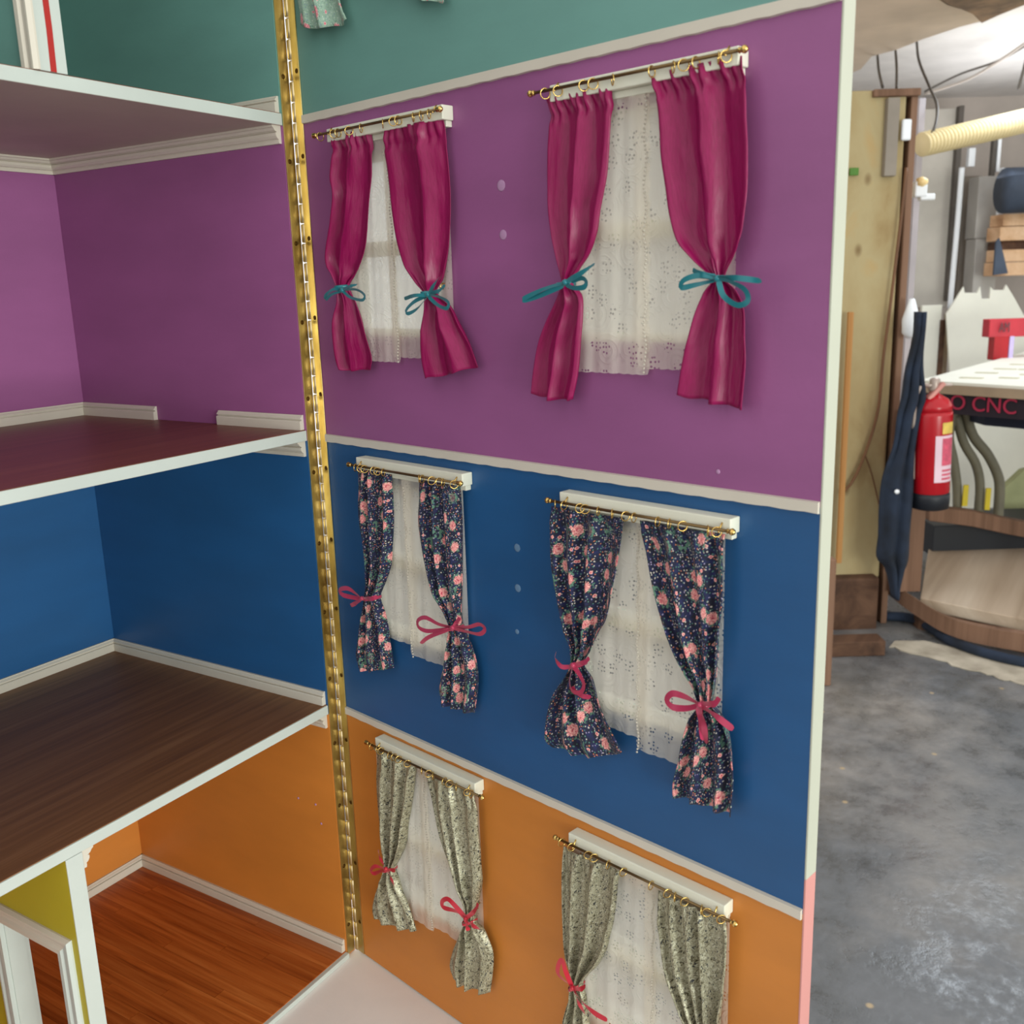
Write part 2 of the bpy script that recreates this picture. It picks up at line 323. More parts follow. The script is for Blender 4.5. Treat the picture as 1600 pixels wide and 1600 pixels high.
# ================================================================== DOLLHOUSE
Z = [0.0, 0.2857, 0.5651, 0.8457]; TT = 0.0105; ZT = 1.128; D = 0.335; XL = -0.62
house = empty('dollhouse', (0, 0, 0), 'open painted dollhouse with purple, blue and orange rooms and a swung-open hinged wall panel', 'dollhouse')
def part(name, bm, mat, label=None, bevel=0, smooth=False, parent=None, solid=0):
    o = obj(name, bm, mat, parent or house, smooth, bevel, solid)
    if label: o['label'] = label
    return o
wallc = ['orange', 'blue', 'purple', 'teal']; tops = [Z[1]-TT, Z[2]-TT, Z[3]-TT, ZT-TT]
for k in range(4):
    b = NB(); box(b, 0, T-.001, 0, D+.009, Z[k] - (TT if k else .006), tops[k]); part('side_wall', b, M[wallc[k]], wallc[k]+' painted side wall')
    b = NB(); box(b, XL, 0, D, D+.009, Z[k] - (TT if k else .006), tops[k]); part('back_wall', b, M[wallc[k]], wallc[k]+' painted back wall')
    b = NB(); box(b, XL-T, XL, 0, D+.009, Z[k] - (TT if k else .006), tops[k]); part('side_wall', b, M[wallc[k]], wallc[k]+' painted far side wall')
b = NB(); box(b, XL-T, T-.001, 0, D+.009, ZT-TT, ZT); part('top_board', b, M['white'], 'white top board', .0008)
for k in range(1, 4):                                               # shelves: white front edge, floor laminate on top
    b = NB(); box(b, XL, 0, -.0008, D, Z[k]-TT, Z[k]-.0006)
    for f in b.faces:
        if f.calc_center_median().z < Z[k]-TT+1e-5: f.material_index = 1
    part('floor_board', b, [M['white'], M['ceil']], 'white edged floor board', .0006)
    b = NB(); box(b, XL+.0005, -.0005, .0006, D-.0005, Z[k]-.0006, Z[k]); part('floor_covering', b, M[['', 'brown_wood', 'red_floor', 'red_floor'][k]], ['', 'brown wood grain floor', 'maroon brown floor', 'maroon floor of the top room'][k])
b = NB(); box(b, XL, 0, -.004, D, -.0065, -.0008); part('floor_board', b, M['white'], 'white edged ground floor board', .0006)
pw = .0128; x = XL + .0002; shared = {}
while x < -.001:                                                    # red-brown planks of the ground floor
    w_ = min(pw, -.0005-x); off = random.choice([.07, .12, .18, .24, .28])
    for y0, y1 in ((.0005, off), (off, D-.0005)):
        key = (round(w_, 4), round(y1-y0, 3))
        if key not in shared:
            bb = NB(); box(bb, .00012, w_-.00012, .0002, y1-y0-.0002, -.0007, 0); me = bpy.data.meshes.new('plank')
            bb.to_mesh(me); bb.free(); me.materials.append(M['orange_wood']); shared[key] = me
        o = bpy.data.objects.new('plank', shared[key]); COL.objects.link(o); o.parent = house; o.location = (x, y0, -.0000)
    x += pw
# mouldings
SK = [(0, 0), (.0050, 0), (.0050, .0080), (.0044, .0088), (.0026, .0090), (.0026, .0098), (.0042, .0102), (.0042, .0112), (.0022, .0130), (.0020, .0140), (0, .0140)]
CN = [(0, 0), (.0030, 0), (.0034, .0024), (.0030, .0034), (.0048, .0044), (.0062, .0064), (.0064, .0088), (.0050, .0094), (.0076, .0108), (.0090, .0128), (.0104, .0132), (.0104, .0150), (0, .0150)]
YD = V((0, -1, 0)); XD = V((-1, 0, 0))
def skirt(k, A, B, d, lab=None): b = NB(); prism(b, SK, (A[0], A[1], Z[k]), (B[0], B[1], Z[k]), d); part('skirting_board', b, M['trim' if k != 9 else 'white'], lab)
def corn(k, A, B, d, lab=None): b = NB(); prism(b, CN, (A[0], A[1], tops[k]-.0150), (B[0], B[1], tops[k]-.0150), d); part('cornice', b, M['trim'], lab)
for k in range(4):
    if k == 2:
        skirt(2, (0, D), (0, .211), XD, 'short off-white skirting by the back corner'); skirt(2, (0, .1155), (0, .002), XD, 'short off-white skirting by the hinge')
    else: skirt(k, (0, D), (0, .002), XD)
    skirt(k, (XL, D), (0, D), YD); corn(k, (0, D), (0, .002), XD); corn(k, (XL, D), (0, D), YD)
# ground floor partition with doorway, orange on the right, yellow on the left
PX0, PX1 = -.2945, -.2805; dy0, dy1, dz = .022, .104, .188
def partition(px0, px1, k, colL, colR, door, zt):
    z0 = Z[k]
    def slab(a, b_, mat, lab):
        bb = NB()
        if door:
            box(bb, a, b_, 0, dy0, z0, zt); box(bb, a, b_, dy1, D-.0001, z0, zt); box(bb, a, b_, dy0, dy1, z0+dz, zt)
        else: box(bb, a, b_, 0, D-.0001, z0, zt)
        part('partition_wall', bb, mat, lab)
    slab(px0, px0+.0012, colL, 'left painted face of the partition'); slab(px1-.0012, px1, colR, 'right painted face of the partition')
    slab(px0+.0012, px1-.0012, M['white'], 'white core of the partition')
    bb = NB(); box(bb, px0, px1, -.0014, -.0001, z0, zt); part('partition_edge', bb, M['white'], 'white painted front edge', .0003)
partition(PX0, PX1, 0, M['yellow'], M['orange'], True, tops[0])
corn(0, (PX1, .0), (PX1, D-.012), V((1, 0, 0)), 'moulded cornice on the partition'); skirt(0, (PX1, dy1+.014), (PX1, D), V((1, 0, 0)))
b = NB()                                                            # lining of the doorway
for (a, c) in ((dy0-.0003, dy0+.0012), (dy1-.0012, dy1+.0003)): box(b, PX0-.0005, PX1+.0005, a, c, 0, dz)
box(b, PX0-.0005, PX1+.0005, dy0, dy1, dz-.0012, dz+.0003); part('door_lining', b, M['white'])
AR = [(0, 0), (.0045, 0), (.0045, .004), (.0030, .006), (.0030, .009), (.0042, .011), (.0042, .013), (.0015, .0150), (0, .0150)]
for sx, xx in ((-1, PX0), (1, PX1)):                                # architrave: three mitred lengths each side
    d = V((sx, 0, 0))
    b = NB(); prism(b, AR, (xx, dy0, 0), (xx, dy0, dz), d, V((0, -1, 0)), 0, 1); part('architrave', b, M['white'])
    b = NB(); prism(b, AR, (xx, dy1, 0), (xx, dy1, dz), d, V((0, 1, 0)), 0, 1); part('architrave', b, M['white'])
    b = NB(); prism(b, AR, (xx, dy0, dz), (xx, dy1, dz), d, V((0, 0, 1)), 1, 1); part('architrave', b, M['trim'])
# top room partition with red stripe on its edge
TX0, TX1 = -.2300, -.2085
partition(TX0, TX1, 3, M['teal'], M['teal'], False, tops[3])
b = NB(); pts = [(-.2195+.0006*sin(i*1.3)+.0002*i/10, -.0016, Z[3]+i*.0279) for i in range(11)]
for i in range(10):
    a, c = V(pts[i]), V(pts[i+1]); hw = .0022
    hexa(b, [a+V((-hw, -.0003, 0)), a+V((hw, -.0003, 0)), a+V((hw, .0003, 0)), a+V((-hw, .0003, 0)), c+V((-hw, -.0003, 0)), c+V((hw, -.0003, 0)), c+V((hw, .0003, 0)), c+V((-hw, .0003, 0))])
part('red_stripe', b, M['redline'], 'uneven red painted stripe')
b = NB(); prism(b, AR, (TX0, .012, Z[3]), (TX0, .012, tops[3]), V((-1, 0, 0)), V((0, -1, 0))); part('architrave', b, M['trim'])
# base board
b = NB(); box(b, XL-.05, .08, -.42, D+.05, -.0245, -.0066); part('base_board', b, M['basewhite'], 'off-white base board in front of the ground floor', .001)
# ---- door panel
ZB, Z3 = -.0045, ZT
WU = [(.073, .193), (.322, .446)]; WZ = [(.0995, .2475), (.3785, .5240), (.6530, .8010), (.935, 1.08)]
holes = [(u0, u1, z0, z1) for (u0, u1) in WU for (z0, z1) in WZ]
def holed(bm, u0, u1, z0, z1, w0, w1):
    us = sorted({u0, u1, *[q for h in holes for q in h[:2] if u0 < q < u1]}); zs = sorted({z0, z1, *[q for h in holes for q in h[2:] if z0 < q < z1]})
    for a, b_ in zip(us, us[1:]):
        for c, d_ in zip(zs, zs[1:]):
            um, zm = (a+b_)/2, (c+d_)/2
            if not any(h[0] < um < h[1] and h[2] < zm < h[3] for h in holes): pbox(bm, a, b_, c, d_, w0, w1)
    bmesh.ops.remove_doubles(bm, verts=bm.verts, dist=1e-6)
b = NB(); holed(b, .007, PW-.0016, ZB, Z3, -PT, -.0012); panel = part('door_panel', b, M['cream'], 'hinged front wall panel swung open, painted in four colours')
bands = [('orange', ZB, .2757), ('blue', .2832, .5533), ('purple', .5608, .8358), ('teal', .8432, Z3)]
for c, a, z in bands:
    b = NB(); holed(b, .007, PW-.0012, a-.004 if a > 0 else a, z+.004 if z < 1 else z, -.0012, 0); part('painted_section', b, M[c], c+' painted section of the panel', parent=panel)
for zz in (.2757, .5533, .8358):
    b = NB(); n_ = 60
    prev = None
    for i in range(n_):
        u0 = .0168+(PW-.0019-.0168)*i/n_; u1 = .0168+(PW-.0019-.0168)*(i+1)/n_; j0 = .0003*sin(i*2.1+zz*40); j1 = .0003*sin((i+1)*2.1+zz*40)
        hexa(b, [P(u0, zz+j0, 0), P(u1, zz+j1, 0), P(u1, zz+j1+.0004, .0026), P(u0, zz+j0+.0004, .0026), P(u0, zz+.0075, 0), P(u1, zz+.0075, 0), P(u1, zz+.0071, .0026), P(u0, zz+.0071, .0026)])
    bmesh.ops.remove_doubles(b, verts=b.verts, dist=1e-6); part('trim_strip', b, M['trim'], parent=panel)
zk = .3055
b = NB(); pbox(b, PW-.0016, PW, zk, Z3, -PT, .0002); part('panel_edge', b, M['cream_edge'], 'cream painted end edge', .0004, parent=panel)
b = NB(); pbox(b, PW-.0016, PW, ZB, zk, -PT, .0002); part('panel_edge', b, M['pink'], 'pink painted end edge near the bottom', .0004, parent=panel)
for (px, py, r) in ((783, 290, .0042), (786, 367, .0038), (808, 856, .0034), (809, 919, .0034), (808, 987, .0022), (1122, 737, .0016)):
    u, z = pan(px, py); b = NB(); lathe(b, [(r, 0), (r*.85, .0002), (r*.3, .0004)], P(u, z, 0), N, 14); part('filler_spot', b, M['filler' if py < 800 else 'filler_blue'], smooth=True, parent=panel)
for (px, py) in ((466, 1247), (493, 1257), (502, 1287)):
    X = onplane(px, py, (0, 0, 0), V((1, 0, 0))); b = NB(); lathe(b, [(.0014, 0), (.001, .0004), (.0003, .0006)], X, XD, 10); part('filler_spot', b, M['filler'], smooth=True)
# window frames in the panel
for (u0, u1) in WU:
    for (z0, z1) in WZ:
        b = NB(); fw = .0045
        for q in ((u0, u0+fw, z0, z1), (u1-fw, u1, z0, z1), (u0+fw, u1-fw, z0, z0+.006), (u0+fw, u1-fw, z1-fw, z1)): pbox(b, *q, -PT+.001, -.0015)
        zm = z0 + (z1-z0)*.5; pbox(b, u0+fw, u1-fw, z0+.0665, z0+.0785, -PT+.002, -.002)
        part('window_frame', b, M['cream'], parent=panel)
        b = NB(); pbox(b, u0+.002, u1-.002, z0+.002, z1-.002, -.0085, -.0077); part('window_pane', b, M['glass'], parent=panel)
# ---- piano hinge
hinge = empty('piano_hinge', None, parent=house); hinge['label'] = 'long brass piano hinge with knuckles and screws'
BR = .0033; bc = V((T-.0002, -.0042, 0))
z = -.004; i = 0; KH = .0172
b = NB(); box(b, .0008, T-.002, -.0010, 0, -.004, ZT); part('hinge_leaf', b, M['brass'], 'leaf on the house edge', .0002, parent=hinge)
zs = [-.004]; q = -.004
while q < ZT-.05:
    q += .0705; zs.append(q)
zs[-1] = ZT
b = NB(); pbox(b, .0068, .0165, -.004, ZT, .0001, .0011); part('hinge_leaf', b, M['brass'], 'leaf on the swung panel', .0002, parent=hinge)
km = None
while z < ZT-.002:
    if km is None:
        b = NB(); lathe(b, [(BR*.7, 0), (BR, .0007), (BR, KH-.0016), (BR*.7, KH-.0009)], (0, 0, 0), (0, 0, 1), 16)
        o = part('knuckle', b, M['knuckle'], smooth=True, parent=hinge); km = o
        for p_ in o.data.polygons: p_.use_smooth = len(p_.vertices) == 4
        o.location = (bc.x, bc.y, z)
    else:
        o = km.copy(); COL.objects.link(o); o.location = (bc.x + (.0006 if i % 2 else 0), bc.y, z)
    z += KH; i += 1
sm = None
z = .03
while z < ZT:
    for which in (0, 1):
        pos = V((.0052, -.0010, z)) if which == 0 else P(.0128, z+.004, .0010); ax = V((0, -1, 0)) if which == 0 else N
        b = NB(); lathe(b, [(.0022, 0), (.0020, .0004), (.0006, .0006), (.0005, .0003)], pos, ax, 12); part('screw', b, M['screw'], smooth=True, parent=hinge)
    z += .0705
# brass tieback hooks on the panel
def hook(px, py):
    u, z = pan(px, py, .004); b = NB()
    tube(b, [P(u, z, 0), P(u, z, .006), P(u, z-.002, .0085), P(u, z-.004, .007), P(u, z-.004, .005)], .0006, 8); part('brass_hook', b, M['gold'], smooth=True, parent=panel)
# ================================================================== CURTAINS
class Zm:
    def __init__(s, sc, ox, oy): s.f = lambda x, y: (ox+x*sc, oy+y*sc)
ZZ = {1: Zm(.325, 440, 140), 2: Zm(.3875, 780, 40), 3: Zm(.3, 500, 680), 4: Zm(.35, 820, 740), 5: Zm(.3, 520, 1120), 6: Zm(.2125, 840, 1260), 0: Zm(1, 0, 0)}
ROOM = {0: 'teal', 1: 'purple', 2: 'purple', 3: 'blue', 4: 'blue', 5: 'orange', 6: 'orange', 7: 'teal'}
def curtain(k, rows, mat, name, label, tie=None, n1=3, n2=7, seed=0, header=1.0, sag=0.0, w0=.0105, amp=.0036, cloth=11.):
    rnd = random.Random(seed); f = ZZ[k].f if k in ZZ else None
    Lp, Rp = [], []
    for (a, b_) in rows:
        if f: ul = pan(*f(*a), w0); ur = pan(*f(*b_), w0)
        else: ul, ur = a, b_
        Lp.append((ul[0], ul[1], 0)); Rp.append((ur[0], ur[1], 0))
    NR, NC = 84, 72
    # resample both edges with a common parameter
    mid = [(V(a)+V(b_))/2 for a, b_ in zip(Lp, Rp)]; cum = [0]
    for a, b_ in zip(mid, mid[1:]): cum.append(cum[-1]+(b_-a).length)
    def samp(pts, s):
        kk = max(j for j in range(len(pts)-1) if cum[j] <= s+1e-9); t = (s-cum[kk])/(cum[kk+1]-cum[kk]); pts = [V(p) for p in pts]
        p1, p2 = pts[kk], pts[kk+1]; p0 = pts[kk-1] if kk else p1*2-p2; p3 = pts[kk+2] if kk+2 < len(pts) else p2*2-p1
        return .5*((2*p1)+(p2-p0)*t+(2*p0-5*p1+4*p2-p3)*t*t+(3*p1-p0-3*p2+p3)*t**3)
    tot = cum[-1]; wid = max((V(a)-V(b_)).length for a, b_ in zip(Lp, Rp)); tz = cum[tie] if tie is not None else None
    ph1, ph2, ph3 = [rnd.uniform(0, 6.28) for _ in range(3)]; jw = [rnd.uniform(-.5, .5) for _ in range(6)]
    bm = NB(); uvl = bm.loops.layers.uv.new('UVMap'); grid = []; uvs = []
    for i in range(NR):
        s = tot*i/(NR-1); l, r = samp(Lp, s), samp(Rp, s); wd = (r-l).length; row = []; ur_ = []
        t = i/(NR-1); hd = max(0, 1-t/.10)*header
        pinch = math.exp(-((s-tz)/.010)**2) if tz is not None else 0
        comp = min(1.6, wid/max(wd, .01))                           # narrower = tighter folds
        A = min(amp*comp, wd*(.13 if header >= 1 else .17))*(1-hd*.5); fine = (.14 if header >= 1 else .2) + .5*min(1, hd+pinch)
        for j in range(NC):
            q = j/(NC-1); x = 2*pi*q
            warp = q + .035*sin(x+ph3) + .018*sin(2*x+jw[0]*3+t*2)
            fo = sin(2*pi*n1*warp+ph1+jw[1]*t*1.5) + fine*sin(2*pi*n2*warp+ph2+jw[2]*t*2.5)
            dp = (A*fo + hd*.0022*sin(2*pi*9*q+ph2))*(.25+.75*min(1, s/.008)) - (.0016*math.exp(-((s-.013)/.003)**2) if header >= 1 else 0)
            side = .0022*cos(2*pi*n1*warp+ph1+.6)*(1-hd)*(.5 if wd > .03 else .2)
            rnd_ = (wd*.16)*math.sqrt(max(0, 1-(2*q-1)**2))*(.25+.9*pinch)
            cr = noise.noise(V((q*3.2, s*26, seed*5.7)))*.6 + noise.noise(V((q*7, s*60, seed*2.1)))*.3
            dp += cr*(.0030 if header >= 1 else .0016)*min(1, 4*q*(1-q)+.25)
            p = l.lerp(r, q); p = p + V((side*4*q*(1-q), 0, 0))
            zz = p.y - (sag*4*q*(1-q)*max(0, (t-.8)/.2)**2 if t > .8 else 0) + .0005*sin(2*pi*3*q+ph1)*(t > .97)
            row.append(bm.verts.new(P(p.x, zz, max(.0068, w0 + dp + rnd_ - .002)))); ur_.append((q*cloth+seed*3.1, -s*100))
        grid.append(row); uvs.append(ur_)
    for i in range(NR-1):
        for j in range(NC-1):
            fc = bm.faces.new((grid[i][j], grid[i+1][j], grid[i+1][j+1], grid[i][j+1]))
            for lp, (a, b_) in zip(fc.loops, ((i, j), (i+1, j), (i+1, j+1), (i, j+1))): lp[uvl].uv = uvs[a][b_]
    cx = [V(Lp[0]).lerp(V(Rp[0]), .5)][0]; root = empty(name, P(cx.x, cx.y, w0), label, 'curtain')
    o = obj('drape', bm, mat, None, True, 0, .0005); local(o, root)
    info = dict(root=root, w0=w0)
    if tie is not None: info['tie'] = (Lp[tie], Rp[tie])
    return info
def strip(bm, pts, wd, ph=0., tw=.5):
    c = crom(pts, max(12, len(pts)*6)); n = len(c); A = []
    for i, p in enumerate(c):
        t = (c[min(i+1, n-1)]-c[max(i-1, 0)]).normalized(); pr = N.cross(t)
        if pr.length < 1e-4: pr = V((0, 0, 1))
        pr.normalize(); an = ph+tw*sin(i/n*pi*2+ph*3); wv = pr*cos(an)+N*sin(an)
        w_ = wd*(.6 if i in (0, n-1) else 1)
        A.append((bm.verts.new(p-wv*w_/2), bm.verts.new(p+wv*w_/2)))
    for a, b_ in zip(A, A[1:]): bm.faces.new((a[0], a[1], b_[1], b_[0]))
def bow(info, k, knot, strands, mat, label, wd=.0036):
    f = ZZ[k].f; bm = NB(); w = .0225
    def q(p, ww): u, z = pan(*f(*p), ww); return P(u, z, ww)
    for si, st in enumerate(strands):
        m_ = len(st); strip(bm, [q(p, w+.0014*sin(pi*i/max(1, m_-1))*(1 if si % 2 else 2) + .0004*si) for i, p in enumerate(st)], wd*1.15, .3*(si % 3)-.3, .5)
    kp = q(knot, w+.001); lathe(bm, [(.0006, -.0019), (.0018, -.0015), (.0021, 0), (.0018, .0015), (.0006, .0019)], kp, E*.9+V((0, 0, .35)), 10)
    o = obj('ribbon_bow', bm, mat, None, True, 0, 0, label=label); local(o, info['root'])
    (l, r) = info['tie']; bm = NB(); pts = []
    for i in range(13):
        a = pi*i/12; c = V(l).lerp(V(r), .5-.52*cos(a)); pts.append(P(c.x, c.y, .006+.0125*sin(a)))
    rr = [(p-V((0, 0, .0014)), p+V((0, 0, .0014))) for p in pts]; vs = [(bm.verts.new(a), bm.verts.new(b_)) for a, b_ in rr]
    for a, b_ in zip(vs, vs[1:]): bm.faces.new((a[0], b_[0], b_[1], a[1]))
    local(obj('ribbon_band', bm, mat, None, True, 0, .0003), info['root'])
def rail(A, B, zrod, bat0, bat1, names, rings, label, bz=-.0035, name='curtain_rail'):
    ua, ub = A, B; root = empty(name, P((ua+ub)/2, zrod, 0), label, 'curtain rail')
    b = NB(); pbox(b, bat0, bat1, zrod+bz, zrod+bz+.0105, .0001, .0115); local(obj('batten', b, M['cream'], None, False, .0007, label='white painted wooden batten'), root)
    b = NB(); pbox(b, bat0+.004, bat1-.002, zrod+bz-.0045, zrod+bz-.0001, .0001, .006); local(obj('net_strip', b, M['cream'], None, False, .0004), root)
    b = NB(); tube(b, [P(ua, zrod, .0148), P(ub, zrod, .0148)], .0011, 10); local(obj('rod', b, M['rod'], None, True), root)
    for e_, s in ((ua, -1), (ub, 1)):
        b = NB(); lathe(b, [(.0012, 0), (.0019, .0006), (.0012, .0015), (.0022, .003), (.0024, .0042), (.0016, .0055), (.0004, .0062)], P(e_, zrod, .0148), E*s, 12)
        local(obj('finial', b, M['gold'], None, True), root)
    for u in (bat0+.008, bat1-.006):
        b = NB(); tube(b, [P(u, zrod+.004, .0115), P(u, zrod+.002, .0135), P(u, zrod-.0012, .0150), P(u, zrod-.0014, .0162)], .0006, 6); local(obj('rod_hook', b, M['gold'], None, True), root)
    rg = random.Random(int(zrod*1000+ua*100))
    for u in rings:
        tilt = rg.uniform(-.9, .9); ax = (E*cos(tilt)+N*sin(tilt)).normalized(); a1 = V((0, 0, 1)); a2 = ax.cross(a1)
        b = NB(); R = .0033; c = P(u, zrod-.0018, .0148)
        tube(b, [c+(a1*cos(t)+a2*sin(t))*R for t in [2*pi*j/18 for j in range(18)]], .00042, 6, True); local(obj('curtain_ring', b, M['gold'], None, True), root)
    return root
def net(u0, u1, zt, zb, w, name, label, scal=None, mat='net', slope=0.0, seed=1):
    bm = NB(); uvl = bm.loops.layers.uv.new('UVMap'); nu, nz = 46, 60; g_ = []
    for i in range(nz):
        z = zt+(zb-zt)*i/(nz-1); row = []
        for j in range(nu):
            q = j/(nu-1); a, b_ = u0, u1
            sc_ = .0016*abs(sin(i/(nz-1)*pi*16))
            if scal == 'R': b_ = u1+sc_
            if scal == 'L': a = u0-sc_
            u = a+(b_-a)*q; zz = z + slope*(q-.5)*(i/(nz-1)) - (.0005*abs(sin(q*pi*9)) if i == nz-1 else 0)
            row.append((u, zz, w+.0007*sin(q*19+seed)+.0004*sin(q*41+i*.05)))
        g_.append([(bm.verts.new(P(*r)), r) for r in row])
    for i in range(nz-1):
        for j in range(nu-1):
            qd = (g_[i][j], g_[i+1][j], g_[i+1][j+1], g_[i][j+1]); fc = bm.faces.new([a[0] for a in qd])
            for lp, a in zip(fc.loops, qd): lp[uvl].uv = (a[1][0]*100+seed*7.3, a[1][1]*100)
    return local(obj('net_panel', bm, M[mat], None, True), empty(name, P((u0+u1)/2, zt, w), label, 'net curtain')) 
def beads(nt, u, zt, zb, w):                                         # raised picot edging down the overlapping edge
    bm = NB(); z = zt; i = 0
    while z > zb:
        c = P(u+.0009*sin(i*.55), z, w); bmesh.ops.create_icosphere(bm, subdivisions=1, radius=.00095, matrix=Matrix.Translation(c)); z -= .0026; i += 1
    o = obj('picot_edging', bm, M['trim'], None, True); o['kind'] = 'stuff'; local(o, nt.parent)

R1L = [((228,222),(415,190)),((240,300),(425,280)),((232,420),(428,400)),((250,500),(418,500)),((238,620),(410,620)),((215,760),(400,740)),((218,830),(378,830)),((250,890),(350,890)),((270,955),(318,945)),((268,1020),(350,1020)),((255,1100),(380,1100)),((250,1200),(408,1200)),((262,1300),(432,1290)),((280,1346),(425,1345))]
R1R = [((487,190),(765,140)),((490,290),(775,240)),((505,400),(790,380)),((520,530),(800,520)),((540,650),(800,650)),((565,760),(795,750)),((600,850),(780,840)),((645,920),(765,910)),((685,980),(735,975)),((690,1050),(800,1040)),((680,1140),(845,1120)),((675,1230),(895,1210)),((680,1310),(922,1270)),((695,1388),(945,1330))]
R2L = [((180,290),(445,240)),((205,380),(455,340)),((200,500),(448,480)),((198,620),(440,600)),((202,740),(415,740)),((215,840),(400,840)),((230,930),(368,920)),((242,1000),(320,985)),((245,1045),(292,1040)),((228,1110),(335,1090)),((190,1200),(342,1180)),((158,1300),(335,1290)),((142,1400),(325,1400)),((135,1485),(305,1508))]
R2R = [((610,195),(975,120)),((645,310),(1000,250)),((655,420),(1005,380)),((660,520),(1010,500)),((680,650),(1010,640)),((695,760),(1000,750)),((725,860),(985,850)),((785,940),(955,930)),((855,1020),(910,1015)),((830,1080),(965,1070)),((800,1160),(998,1140)),((775,1260),(1003,1240)),((750,1360),(1005,1360)),((728,1490),(988,1552))]
R3L = [((180,170),(355,195)),((185,260),(362,270)),((183,380),(368,380)),((190,480),(368,480)),((210,580),(362,580)),((225,680),(355,680)),((230,760),(330,760)),((235,845),(300,845)),((212,920),(322,920)),((190,1000),(340,1000)),((180,1080),(350,1080)),((172,1150),(362,1150)),((190,1230),(372,1215))]
R3R = [((505,235),(712,262)),((500,340),(718,330)),((495,450),(725,450)),((510,570),(725,570)),((530,680),(725,680)),((560,770),(725,770)),((600,850),(722,850)),((648,930),(720,930)),((678,1000),(730,1000)),((662,1070),(757,1060)),((645,1150),(785,1130)),((622,1240),(805,1220)),((605,1330),(808,1310)),((618,1385),(790,1450))]
R4L = [((115,145),(440,200)),((120,270),(435,290)),((125,400),(415,420)),((145,510),(395,530)),((165,600),(375,640)),((185,700),(335,710)),((205,780),(295,790)),((208,855),(262,850)),((180,920),(300,905)),((140,980),(325,960)),((115,1050),(352,1050)),((100,1120),(385,1130)),((96,1185),(425,1215)),((125,1215),(440,1245))]
R4R = [((510,210),(890,270)),((545,330),(892,370)),((570,460),(893,480)),((600,580),(893,590)),((640,700),(880,700)),((680,800),(870,800)),((720,890),(860,880)),((755,960),(848,950)),((775,1035),(838,1030)),((745,1095),(885,1080)),((715,1200),(922,1170)),((700,1280),(937,1270)),((675,1370),(942,1370)),((675,1440),(930,1528))]
R5L = [((190,150),(420,245)),((215,210),(418,290)),((212,330),(408,390)),((218,450),(395,480)),((228,560),(380,570)),((240,640),(370,660)),((258,720),(345,730)),((272,785),(318,790)),((240,860),(340,850)),((215,930),(365,920)),((202,1000),(395,990)),((212,1055),(435,1115))]
R5R = [((485,300),(730,400)),((505,400),(750,480)),((525,520),(752,580)),((545,620),(760,680)),((575,720),(765,780)),((605,810),(768,860)),((640,900),(757,920)),((672,980),(745,985)),((688,1060),(735,1065)),((662,1115),(772,1110)),((635,1170),(795,1160)),((608,1240),(820,1230)),((595,1310),(822,1310)),((615,1375),(805,1445))]
R6L = [((180,300),(600,480)),((178,450),(590,560)),((175,600),(580,680)),((175,760),(560,830)),((180,900),(530,950)),((185,1020),(500,1060)),((200,1120),(440,1170)),((225,1220),(365,1240)),((242,1320),(322,1310)),((225,1420),(350,1400)),((200,1500),(360,1490)),((175,1600),(380,1600)),((165,1750),(420,1750)),((185,1900),(470,1930))]
R6R = [((880,620),(1380,850)),((890,760),(1400,900)),((890,860),(1405,980)),((910,1000),(1400,1060)),((930,1150),(1395,1180)),((960,1280),(1385,1280)),((1010,1400),(1375,1400)),((1060,1510),(1355,1510)),((1110,1620),(1340,1620)),((1180,1740),(1320,1730)),((1210,1840),(1290,1830)),((1170,1960),(1380,1940)),((1120,2100),(1440,2080)),((1120,2230),(1450,2330))]
cur = {}
B_ = 'magenta satin'
cur['1L'] = curtain(1, R1L, M['satin'], 'curtain', 'short magenta satin curtain nearest the brass hinge, tied with a teal ribbon bow', 8, 2, 5, 1, 1, .001)
cur['1R'] = curtain(1, R1R, M['satin'], 'curtain', 'right magenta satin curtain of the window near the hinge, flaring out at the hem', 8, 2, 5, 2, 1, .001)
cur['2L'] = curtain(2, R2L, M['satin'], 'curtain', 'magenta satin curtain in the middle of the panel, teal bow trailing to its left', 8, 2, 4, 3, 1.2, .002)
cur['2R'] = curtain(2, R2R, M['satin'], 'curtain', 'wide magenta satin curtain nearest the cream end of the open panel', 8, 2, 5, 4, 1.2, .0)
cur['3L'] = curtain(3, R3L, M['navy_floral'], 'curtain', 'narrow navy floral curtain nearest the brass hinge, pink bow overlapping the hinge', 7, 3, 5, 5, .6, .001)
cur['3R'] = curtain(3, R3R, M['navy_floral'], 'curtain', 'navy floral curtain with a wide two-looped pink bow, window near the hinge', 8, 3, 7, 6, .6, .001)
cur['4L'] = curtain(4, R4L, M['navy_floral'], 'curtain', 'left navy floral curtain with a hanging pink bow loop, window near the panel end', 7, 3, 6, 7, .6, .006)
cur['4R'] = curtain(4, R4R, M['navy_floral'], 'curtain', 'navy floral curtain nearest the cream panel end, pink bow tails hanging', 8, 3, 7, 8, .6, .0)
cur['5L'] = curtain(5, R5L, M['brocade'], 'curtain', 'silvery patterned curtain nearest the brass hinge, on the orange section', 7, 3, 6, 9, .7, .002)
cur['5R'] = curtain(5, R5R, M['brocade'], 'curtain', 'silvery patterned curtain with a red bow and bulging hem, window near the hinge', 8, 3, 7, 10, .7, .002)
cur['6L'] = curtain(6, R6L, M['brocade'], 'curtain', 'silvery patterned curtain with a long red ribbon tail at the bottom of the photo', 8, 3, 6, 11, .7)
cur['6R'] = curtain(6, R6R, M['brocade'], 'curtain', 'wide silvery patterned curtain nearest the pink panel end', 10, 4, 7, 12, .7)
